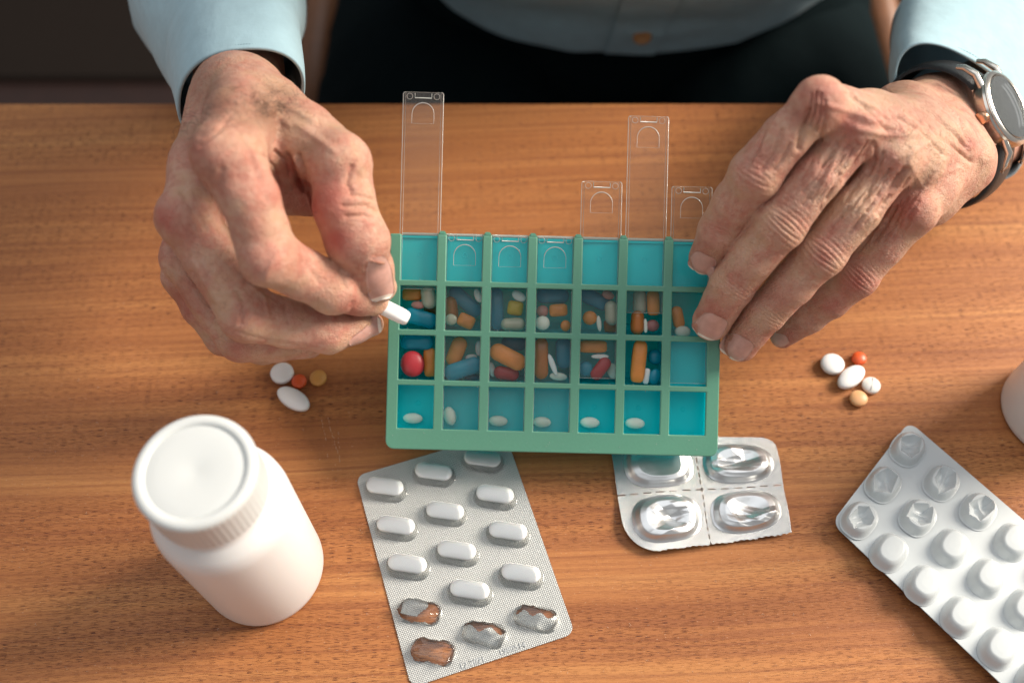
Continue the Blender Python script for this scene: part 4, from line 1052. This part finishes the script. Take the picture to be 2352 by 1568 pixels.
Vall = np.concatenate([VA, VB]); Fall = np.concatenate([FA, FB + len(VA)])
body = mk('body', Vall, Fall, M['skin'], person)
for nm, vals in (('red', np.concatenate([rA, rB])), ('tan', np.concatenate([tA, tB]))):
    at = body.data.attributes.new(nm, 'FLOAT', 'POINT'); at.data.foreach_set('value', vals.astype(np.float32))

# ---------------------------------------------------------------- nails wrapped on to the fingertips
class Caster:
    def __init__(s, V, F): s.b = BVHTree.FromPolygons([tuple(v) for v in V], F.tolist())
def nearby(V, F, c, r):
    m = (np.linalg.norm(V[F[:, 0]] - c, axis=1) < r); f = F[m]; u_, inv = np.unique(f, return_inverse=True); return V[u_], inv.reshape(-1, 4)
def nail(H, V, F, cx, cy, d, dirv, hl, hw, facing, lab=None, turn=0.0, mat='nail'):
    """facing: direction the nail looks, camera space (right, up, toward camera)"""
    c = H.p(cx, cy, d); nrm = facing[0] * RT + facing[1] * UP - facing[2] * FW; nrm /= np.linalg.norm(nrm)
    t = dirv[0] * RT - dirv[1] * UP; t = t - nrm * (t @ nrm); t /= np.linalg.norm(t); s_ = np.cross(nrm, t)
    v_, f_ = nearby(V, F, c, 3.0); cast = Caster(v_, f_)
    nu_, nv_ = 22, 18; P = []; ok = True
    for i in range(nu_):
        for j in range(nv_):
            a = -1 + 2 * i / (nu_ - 1); b = -1 + 2 * j / (nv_ - 1)
            w = hw * (1 - .10 * max(0, -a)) * math.sqrt(max(.02, 1 - (abs(a) ** 5) * .75))
            q = c + t * a * hl + s_ * b * w + nrm * 2.5
            h, _, _, _ = cast.b.ray_cast(Vector(q), Vector(-nrm), 5)
            if h is None: h = Vector(q - nrm * 2.9)
            edge = min(1, (1 - abs(b)) / .16)
            P.append(np.array(h) + nrm * (.012 + .035 * edge * (1 - .55 * b * b) + .05 * max(0, a - .75) * 2))
    P = np.array(P).reshape(nu_, nv_, 3)
    # smooth along the finger so that skin folds do not print through
    for _ in range(6): P[1:-1, 1:-1] = .5 * P[1:-1, 1:-1] + .125 * (P[:-2, 1:-1] + P[2:, 1:-1] + P[1:-1, :-2] + P[1:-1, 2:])
    Vt = P.reshape(-1, 3); Vb_ = Vt - nrm * .05; n0 = nu_ * nv_; F0 = grid_faces(nu_, nv_)
    rim = [i * nv_ for i in range(nu_)] + [(nu_ - 1) * nv_ + j for j in range(1, nv_)] + [i * nv_ + nv_ - 1 for i in range(nu_ - 2, -1, -1)] + [j for j in range(nv_ - 2, 0, -1)]
    side = [(rim[k], rim[(k + 1) % len(rim)], rim[(k + 1) % len(rim)] + n0, rim[k] + n0) for k in range(len(rim))]
    Fa = np.concatenate([F0, F0[:, ::-1] + n0, np.array(side)])
    fi = (np.arange(len(F0)) // (nv_ - 1)); mi = np.concatenate([(fi > nu_ - 4).astype(int), np.zeros(len(F0), int), np.zeros(len(side), int)])
    o = mk('fingernail', np.concatenate([Vt, Vb_]), Fa, None, person, mats=[M[mat], M['nail_tip']], fm=mi)
    if lab: o['label'] = lab
nail(A, VA, FA, 228, 1312, 42.8, (-.35, .75), .60, .62, (-.05, -.25, 1))
nail(A, VA, FA, 352, 1412, 43.4, (-.45, .80), .62, .58, (-.10, -.30, 1))
nail(A, VA, FA, 195, 1025, 42.2, (-.35, .8), .55, .56, (-.25, -.35, 1))
nail(A, VA, FA, 548, 1376, 45.2, (-.8, .45), .45, .34, (-.25, -.55, .8))
nail(Bh, VB, FB, 1068, 1160, 39.2, (.25, .9), .72, .56, (.25, .10, 1), mat='nail')
nail(Bh, VB, FB, 1015, 1362, 41.1, (.95, -.12), .62, .42, (.05, -.75, .65))
# ---------------------------------------------------------------- fine hairs on the wrist and hand backs
hb = MB(); rh = random.Random(12)
for (H, V, F, Nn, reg, n) in ((Bh, VB, FB, NB, [(330,520,90,60),(520,420,130,60),(620,410,110,50),(430,470,110,50),(620,440,90,50),(720,430,80,50)], 260), (A, VA, FA, NA, [(1200,620,90,80),(1110,420,80,50),(1260,500,80,80)], 60)):
    px, py, d = topx(V); hx, hy = (px - H.ox) / H.k, (py - H.oy) / H.k; fc = (Nn * (CAM - V)).sum(1) > 0
    idx = np.where(fc)[0]; sx, sy = hx[idx], hy[idx]
    for _ in range(n):
        cx, cy, rx, ry = rh.choice(reg); x, y = cx + rh.gauss(0, rx * .6), cy + rh.gauss(0, ry * .6)
        j = idx[np.argmin((sx - x) ** 2 + (sy - y) ** 2)]; p = V[j]; nn_ = Nn[j]; dr = np.array([rh.gauss(-.2, .5), rh.gauss(0, .5), rh.gauss(0, .5)]) + nn_ * .15
        dr -= nn_ * (dr @ nn_) * .6; dr /= np.linalg.norm(dr) + 1e-6; L = rh.uniform(.25, .75); cv = np.cross(dr, nn_) * rh.uniform(-.4, .4)
        hb.tube([p + nn_ * .01 + dr * L * s + nn_ * L * .35 * math.sin(s * 2.6) + cv * L * s * s for s in (0, .33, .66, 1)], [.0048, .0042, .0034, .002], 3)
tag(hb.build('arm_hair', M['hair'], person), kind='stuff')

# ---------------------------------------------------------------- sleeves
def loft(name, rings, mat, ncirc=150, sub=14, fold=.0, seed=1, thick=.16, inner=None, parent=person):
    """rings: (centre, e1, e2); superelliptic rings joined by a smooth spline; an inner wall gives the hem its thickness"""
    R = np.array([[np.array(c), np.array(a), np.array(b)] for c, a, b in rings]); m = len(R)
    T = np.linspace(0, m - 1, (m - 1) * sub + 1); out = []
    for t in T:
        i = min(int(t), m - 2); f = t - i; p0, p1, p2, p3 = R[max(i - 1, 0)], R[i], R[i + 1], R[min(i + 2, m - 1)]
        out.append(.5 * ((2 * p1) + (-p0 + p2) * f + (2 * p0 - 5 * p1 + 4 * p2 - p3) * f * f + (-p0 + 3 * p1 - 3 * p2 + p3) * f ** 3))
    out = np.array(out); an = np.linspace(0, 2 * math.pi, ncirc, endpoint=False)
    se = lambda q: np.sign(q) * np.abs(q) ** .84
    V = out[:, None, 0] + se(np.cos(an))[None, :, None] * out[:, None, 1] + se(np.sin(an))[None, :, None] * out[:, None, 2]
    rd = V - out[:, None, 0]; rl = np.linalg.norm(rd, axis=2, keepdims=True); rd = rd / rl
    q = V.reshape(-1, 3); nzv = snoise(q, .45, seed, 3).reshape(len(T), ncirc, 1); ridge = (1 - np.abs(snoise(q * np.array([1, 1, 1.0]), .55, seed + 3, 2))).reshape(len(T), ncirc, 1)
    grow = np.clip(T / (m - 1) * 3, 0, 1)[:, None, None] * (1 if fold else 0)
    V = V + rd * fold * (nzv * .6 + (ridge - .6)) * (.25 + .75 * grow)
    n = len(T)
    inn = V[:7] - rd[:7] * thick; lipm = V[:1] - rd[:1] * thick * .5 + (out[0, 0] - out[1, 0]) / np.linalg.norm(out[0, 0] - out[1, 0]) * thick * .3
    if inner: V2 = np.concatenate([V[::-1], lipm, inn])
    else: V2 = V[::-1]
    k = len(V2); I = np.arange(k * ncirc).reshape(k, ncirc); F = np.stack([I[:-1], np.roll(I[:-1], -1, 1), np.roll(I[1:], -1, 1), I[1:]], -1).reshape(-1, 4)
    return mk(name, V2.reshape(-1, 3), F, mat, parent)
def cam_vec(x, y, z): return x * RT + y * UP - z * FW
p = Bh.p
c0 = p(497, 410, 43.2); top = p(520, 196, 40.9)
c1 = p(462, 190, 47.5); c2 = p(405, 0, 52); c3_ = p(340, -230, 58)
ringsL = [(c0, cam_vec(2.75, .1, 0), top - c0), (p(485,330,44.6), cam_vec(2.9, .1, 0), p(510, 90, 41.9) - p(485,330,44.6)), (p(455,200,46.8), cam_vec(3.25,.1,.3), p(480,-70,43.8) - p(455,200,46.8))]
o = loft('cuff', ringsL, M['shirt'], fold=.05, seed=4, inner=True)
rl2 = [(p(460,225,46.4), cam_vec(3.1,.1,.3), p(485,-40,43.6) - p(460,225,46.4)), (p(430,110,48.6), cam_vec(3.9,.0,.3), p(440,-170,45.2) - p(430,110,48.6)), (p(380,-60,53), cam_vec(4.8,0,.3), cam_vec(0,4.2,3)), (p(300,-300,60), cam_vec(5.3,0,0), cam_vec(0,4.6,3)), (p(200,-520,68), cam_vec(5.6,0,0), cam_vec(0,4.8,3))]
loft('sleeve', rl2, M['shirt'], fold=.30, seed=9)
p = A.p
c0 = p(1390, 345, 48.4)
ringsR = [(c0, p(1690, 500, 49.4) - c0, p(1420, 74, 46.6) - c0), (p(1420,250,50.0), p(1770,410,50.6) - p(1420,250,50.0), p(1480,-30,48.0) - p(1420,250,50.0)), (p(1500,110,52.4), p(1930,280,52.6) - p(1500,110,52.4), p(1570,-180,50.0) - p(1500,110,52.4))]
loft('cuff', ringsR, M['shirt'], fold=.06, seed=14, inner=True)
rr2 = [(p(1485,130,52.0), p(1900,300,52.2) - p(1485,130,52.0), p(1550,-140,49.7) - p(1485,130,52.0)), (p(1550,20,54.4), p(2010,140,54.4) - p(1550,20,54.4), p(1620,-280,51.9) - p(1550,20,54.4)), (p(1700,-150,58), cam_vec(5.6,-.5,.3), cam_vec(1,4.6,3)), (p(1880,-350,66), cam_vec(6,-.5,0), cam_vec(1,5,3))]
loft('sleeve', rr2, M['shirt'], fold=.34, seed=19)
# a line of stitching round each cuff
for ringset, sd in ((ringsL, 4), (ringsR, 14)):
    C0, A0, B0 = ringset[0]; C1, A1, B1 = ringset[1]; f = .12; Cc = C0 * (1 - f) + C1 * f; Aa = A0 * (1 - f) + A1 * f; Bb_ = B0 * (1 - f) + B1 * f
    st = MB()
    for k in range(0, 150):
        t0, t1 = 2 * math.pi * k / 150, 2 * math.pi * (k + .6) / 150; pp = [Cc + 1.006 * (math.cos(t) * Aa + math.sin(t) * Bb_) for t in (t0, t1)]; st.tube(pp, .018, 4)
    tag(st.build('stitching', M['shirt'], person), kind='stuff')

# ---------------------------------------------------------------- trunk and legs
def ring_world(x, y, z, rx, ry): return (np.array([x, y, z]), np.array([rx, 0, 0]), np.array([0, -ry, 0]))
# shirt front: the belly hangs toward the table; trousers and thighs below
def depth_of(px, py, Y):      # point on the ray at a given world Y
    r = CS((px - 1176) / FPX, (784 - py) / FPX, 1) - CAM; return CAM + r * (Y / r[1])
xb = float(depth_of(1445, 100, 52)[0]); zb = float(depth_of(1445, 140, 51)[2])
rg_ = [ring_world(xb, 64, zb - 1.0, 12.5, 9.5), ring_world(xb, 64, zb + .3, 14.5, 12.6), ring_world(xb, 64, zb + 4, 17.5, 14.5), ring_world(xb - 1, 57.5, zb + 16, 20, 14), ring_world(xb - 2, 54, zb + 32, 21, 13), ring_world(xb - 3, 53, zb + 43, 22, 11), ring_world(xb - 3, 53, zb + 50, 15, 8), ring_world(xb - 3, 53, zb + 53, 7, 6)]  # unseen upper chest leans forward, shaped to shade the belly
shirt_o = loft('shirt', rg_, M['shirt'], ncirc=180, sub=10, fold=.5, seed=31)
pk = MB()
for i in range(9): pass
def belly(x, z):        # front of the shirt at height z
    t = np.interp(z, [zb - 1.5, zb + .6, zb + 5, zb + 16], [53.5, 51, 49.5, 51]); rx = 19.5; return t + 3.0 * ((x - xb) / rx) ** 2 * 3
xs = np.linspace(xb - 1.7, xb + 1.7, 8); zs = np.linspace(zb - .2, zb + 20, 60)
Xg, Zg = np.meshgrid(xs, zs, indexing='ij'); 
sm_ = shirt_o.data; svw = [shirt_o.matrix_world @ v.co for v in sm_.vertices]; SB = BVHTree.FromPolygons([tuple(np.array(v) + np.array(MW[person.name].translation)) for v in [vv.co for vv in sm_.vertices]], [list(q.vertices) for q in sm_.polygons])
def belly(x, z):
    h = SB.ray_cast(Vector((float(x), 10, float(z))), Vector((0, 1, 0)), 200)[0]; return h.y if h is not None else 60.0
belly = np.vectorize(belly); Yg = belly(Xg, Zg) - .18
mk('placket', np.stack([Xg.ravel(), Yg.ravel(), Zg.ravel()], -1), grid_faces(8, 60)[:, ::-1], M['shirt'], person)
for zz in (zb + 4.2, zb + 12.5):
    V, F = lathe([(.02, 0), (.45, 0), (.58, .06), (.6, .14), (.5, .2), (.4, .14), (.02, .12)], 28); V = np.array(V)[:, [0, 2, 1]]; V[:, 1] *= -1
    mk('button', V + np.array([xb + .3, float(belly(xb, zz)) - .22, zz]), [f[::-1] for f in F], M['button'], person)
# trousers
def leg_rings(sx):
    hx = xb + sx * 9.5 - (2.0 if sx < 0 else 0); kx = xb + sx * 15
    return [(np.array([hx, 70, zb - 8]), np.array([10.5, 0, 0]), np.array([0, -2, 8.5])), (np.array([hx + sx * 1, 56, zb - 8.5]), np.array([10.3, 0, 0]), np.array([0, -1, 8.4])), (np.array([hx + sx * 3, 42, zb - 10]), np.array([9.3, 0, 0]), np.array([0, -.5, 7.6])),
            (np.array([kx, 26, zb - 12.5]), np.array([7.6, 0, 0]), np.array([0, -1.0, 6.6])), (np.array([kx, 19, zb - 18]), np.array([6.6, 0, 0]), np.array([0, -5.6, 3])), (np.array([kx, 19, zb - 34]), np.array([5.6, 0, 0]), np.array([0, -5.8, 0])), (np.array([kx, 22, -70]), np.array([5.8, 0, 0]), np.array([0, -6, 0]))]
for sx in (-1, 1): loft('trouser_leg', leg_rings(sx), M['trousers'], ncirc=90, sub=9, fold=.5, seed=40 + sx)
loft('trouser_seat', [ring_world(xb, 66, zb - 17, 15, 10), ring_world(xb, 66, zb - 12, 20.5, 14), ring_world(xb, 65.5, zb - 5, 20.5, 14.2), ring_world(xb, 65, zb - 1, 18.5, 12.6), ring_world(xb, 65, zb + 1.5, 17.4, 11.5)], M['trousers'], ncirc=120, sub=8, fold=.4, seed=52)
for sx in (-1, 1):
    kx = xb + sx * 15; V, F = [], []
    loft('shoe', [(np.array([kx, 26, -70]), np.array([3.6, 0, 0]), np.array([0, -2, 3.4])), (np.array([kx, 20, -70.5]), np.array([4.2, 0, 0]), np.array([0, -1, 3.4])), (np.array([kx, 10, -71.5]), np.array([4.6, 0, 0]), np.array([0, -1, 2.4])), (np.array([kx, 3, -72]), np.array([2.6, 0, 0]), np.array([0, -1, 1.6]))], M['strap'], ncirc=40, sub=6)
# chair he sits on: a honey coloured side post and seat show beside his right-hand side
ch = empty('chair', (xb, 72, -74)); tag(ch, 'honey brown wooden chair, a blurred sliver showing between trousers and right sleeve', 'chair')
plane_box('seat', xb - 23, xb + 23, 54, 96, zb - 22, zb - 18, M['chairwood'], ch, .8)
q = depth_of(2035, 120, 66)
for sx in (-1, 1):
    for yy in (57, 93): plane_box('leg', xb + sx * 20 - 1.8, xb + sx * 20 + 1.8, yy - 1.8, yy + 1.8, -74, zb - 22, M['chairwood'], ch, .4)
hgt = float(q[2])
for sx in (-1, 1):
    ax_ = float(q[0]) if sx > 0 else 2 * xb - float(q[0]) 
    b = MB(); b.tube([(ax_, 57, zb - 19), (ax_, 58, hgt - 3), (ax_, 61, hgt), (ax_, 80, hgt + 1), (ax_, 93, hgt + 1)], [1.6, 1.6, 1.9, 1.6, 1.6], 14); b.build('armrest', M['chairwood'], ch, auto=50)
plane_box('backrest', xb - 21, xb + 21, 93, 96, zb + 2, zb + 30, M['chairwood'], ch, .8)

# ================================================================== wristwatch
def cv(x, y, z): return x * RT + y * UP - z * FW
wn_ = cv(.591, .25, .766); wn_ /= np.linalg.norm(wn_)
w2 = cv(-.395, .918, .0); w2 -= wn_ * (w2 @ wn_); w2 /= np.linalg.norm(w2); wa_ = np.cross(wn_, w2)   # wa_: toward the hand
wc_ = PD(2308, 250, 45.0)
if wa_ @ (PD(2100, 400, 43) - wc_) < 0: wa_ = -wa_
watch = empty('wristwatch', wc_); tag(watch, 'steel and rose gold wristwatch with grey dial and black leather strap on the wrist', 'watch')
def wlathe(prof, n=72):
    V, F = lathe([(r * .92, z * .92) for r, z in prof], n); V = np.array(V); return wc_ + V[:, :1] * w2 + V[:, 1:2] * (wa_) + V[:, 2:] * wn_, [f[::-1] for f in F]
flip = 1 if np.cross(w2, wa_) @ wn_ > 0 else -1
def wl(name, prof, mat, n=72):
    V, F = wlathe(prof, n)
    if flip > 0: F = [f[::-1] for f in F]
    return mk(name, V, F, M[mat], watch, auto=35)
wl('case', [(1.6, -.60), (1.85, -.54), (1.95, -.38), (1.95, -.1), (1.98, -.02), (1.9, .12), (1.72, .16), (1.64, .10), (1.62, .0), (.5, .0)], 'steel')
wl('bezel', [(1.64, .09), (1.92, .08), (1.95, .14), (1.90, .20), (1.74, .25), (1.66, .22), (1.64, .12)], 'steel')
wl('dial', [(.02, .02), (1.63, .02), (1.64, .035), (1.62, .05), (.02, .05)][::1], 'dial')
wl('crystal', [(1.66, .18), (1.60, .25), (1.2, .29), (.6, .31), (.05, .315)], 'crystal')
hm = MB()
for ang, L, r in ((60, .85, .05), (300, 1.25, .035)):
    c, s_ = math.cos(rad(ang)), math.sin(rad(ang)); d_ = c * w2 + s_ * wa_; hm.tube([wc_ + wn_ * .09 - d_ * .2, wc_ + wn_ * .09 + d_ * L], r, 4)
hm.build('hands', M['hand'], watch)
im = MB()
for k in range(12):
    c, s_ = math.cos(rad(30 * k)), math.sin(rad(30 * k)); d_ = c * w2 + s_ * wa_; im.tube([wc_ + wn_ * .065 + d_ * 1.25, wc_ + wn_ * .065 + d_ * 1.5], .03, 4)
im.build('hour_marks', M['hand'], watch)
V, F = lathe([(.02, 0), (.2, 0), (.27, .05), (.3, .2), (.27, .38), (.18, .44), (.02, .44)], 24); V = np.array(V)
mk('crown', wc_ - wn_ * .25 + wa_ * 1.74 + V[:, :1] * w2 + V[:, 1:2] * wn_ + V[:, 2:] * wa_, F, M['rose'], watch, auto=40)
for s1 in (-1, 1):
    for s2 in (-1, 1):
        b = MB(); base_ = wc_ + w2 * s1 * 1.45 + wa_ * s2 * 1.12
        b.tube([base_ - w2 * s1 * .2 - wn_ * .1, base_ + w2 * s1 * .45 - wn_ * .12, base_ + w2 * s1 * .95 - wn_ * .45, base_ + w2 * s1 * 1.12 - wn_ * .75], [.17, .17, .14, .10], 8); b.build('lug', M['steel'], watch, auto=50)
# strap: closed band round the wrist
sc_ = wc_ - wn_ * 2.95; ang = np.linspace(rad(24), rad(336), 90); Vs = []
for a in ang:
    rr0 = 1 + .0 * a; e = math.cos(a) * wn_ * 2.55 + math.sin(a) * w2 * 3.3
    o_ = math.cos(a) * wn_ / 2.55 + math.sin(a) * w2 / 3.3; o_ /= np.linalg.norm(o_)
    hwid = .98 - .12 * math.sin(a / 2) 
    prof = [(-hwid, 0), (-hwid, .12), (-hwid + .08, .2), (-hwid * .5, .25), (0, .27), (hwid * .5, .25), (hwid - .08, .2), (hwid, .12), (hwid, 0)]
    for x, z in prof: Vs.append(sc_ + e + wa_ * x + o_ * z)
m_, k_ = len(ang), 9; I = np.arange(m_ * k_).reshape(m_, k_); Fst = np.stack([I[:-1], np.roll(I[:-1], -1, 1), np.roll(I[1:], -1, 1), I[1:]], -1).reshape(-1, 4)
mk('strap', np.array(Vs), Fst, M['strap'], watch, auto=60)

# ================================================================== tablet held between thumb and fingers
V, F = tablet('block', .78, .30, .26, .5, .6)
u1 = PD(940, 742, 41.2) - PD(872, 708, 41.2); u1 /= np.linalg.norm(u1); u3 = -FW * .8 + UP * .5; u3 -= u1 * (u3 @ u1); u3 /= np.linalg.norm(u3); u2 = np.cross(u3, u1)
R = Matrix((tuple(u1), tuple(u2), tuple(u3))).transposed()
place('tablet', (V, F), M['gloss_white'], PD(898, 721, 41.0), R, 'white oblong tablet pinched between thumb and fingers over the organizer')

# ================================================================== bring centimetres to metres
bpy.context.view_layer.update()
seen = set()
for o in list(SC.objects):
    if o.type not in ('MESH', 'EMPTY'): continue
    if o.type == 'MESH' and o.data.name not in seen:
        seen.add(o.data.name); o.data.transform(Matrix.Scale(.01, 4))
    mb = o.matrix_basis.copy(); mb.translation = mb.translation * .01; o.matrix_basis = mb
    o.matrix_parent_inverse = Matrix.Identity(4)
bpy.context.view_layer.update()
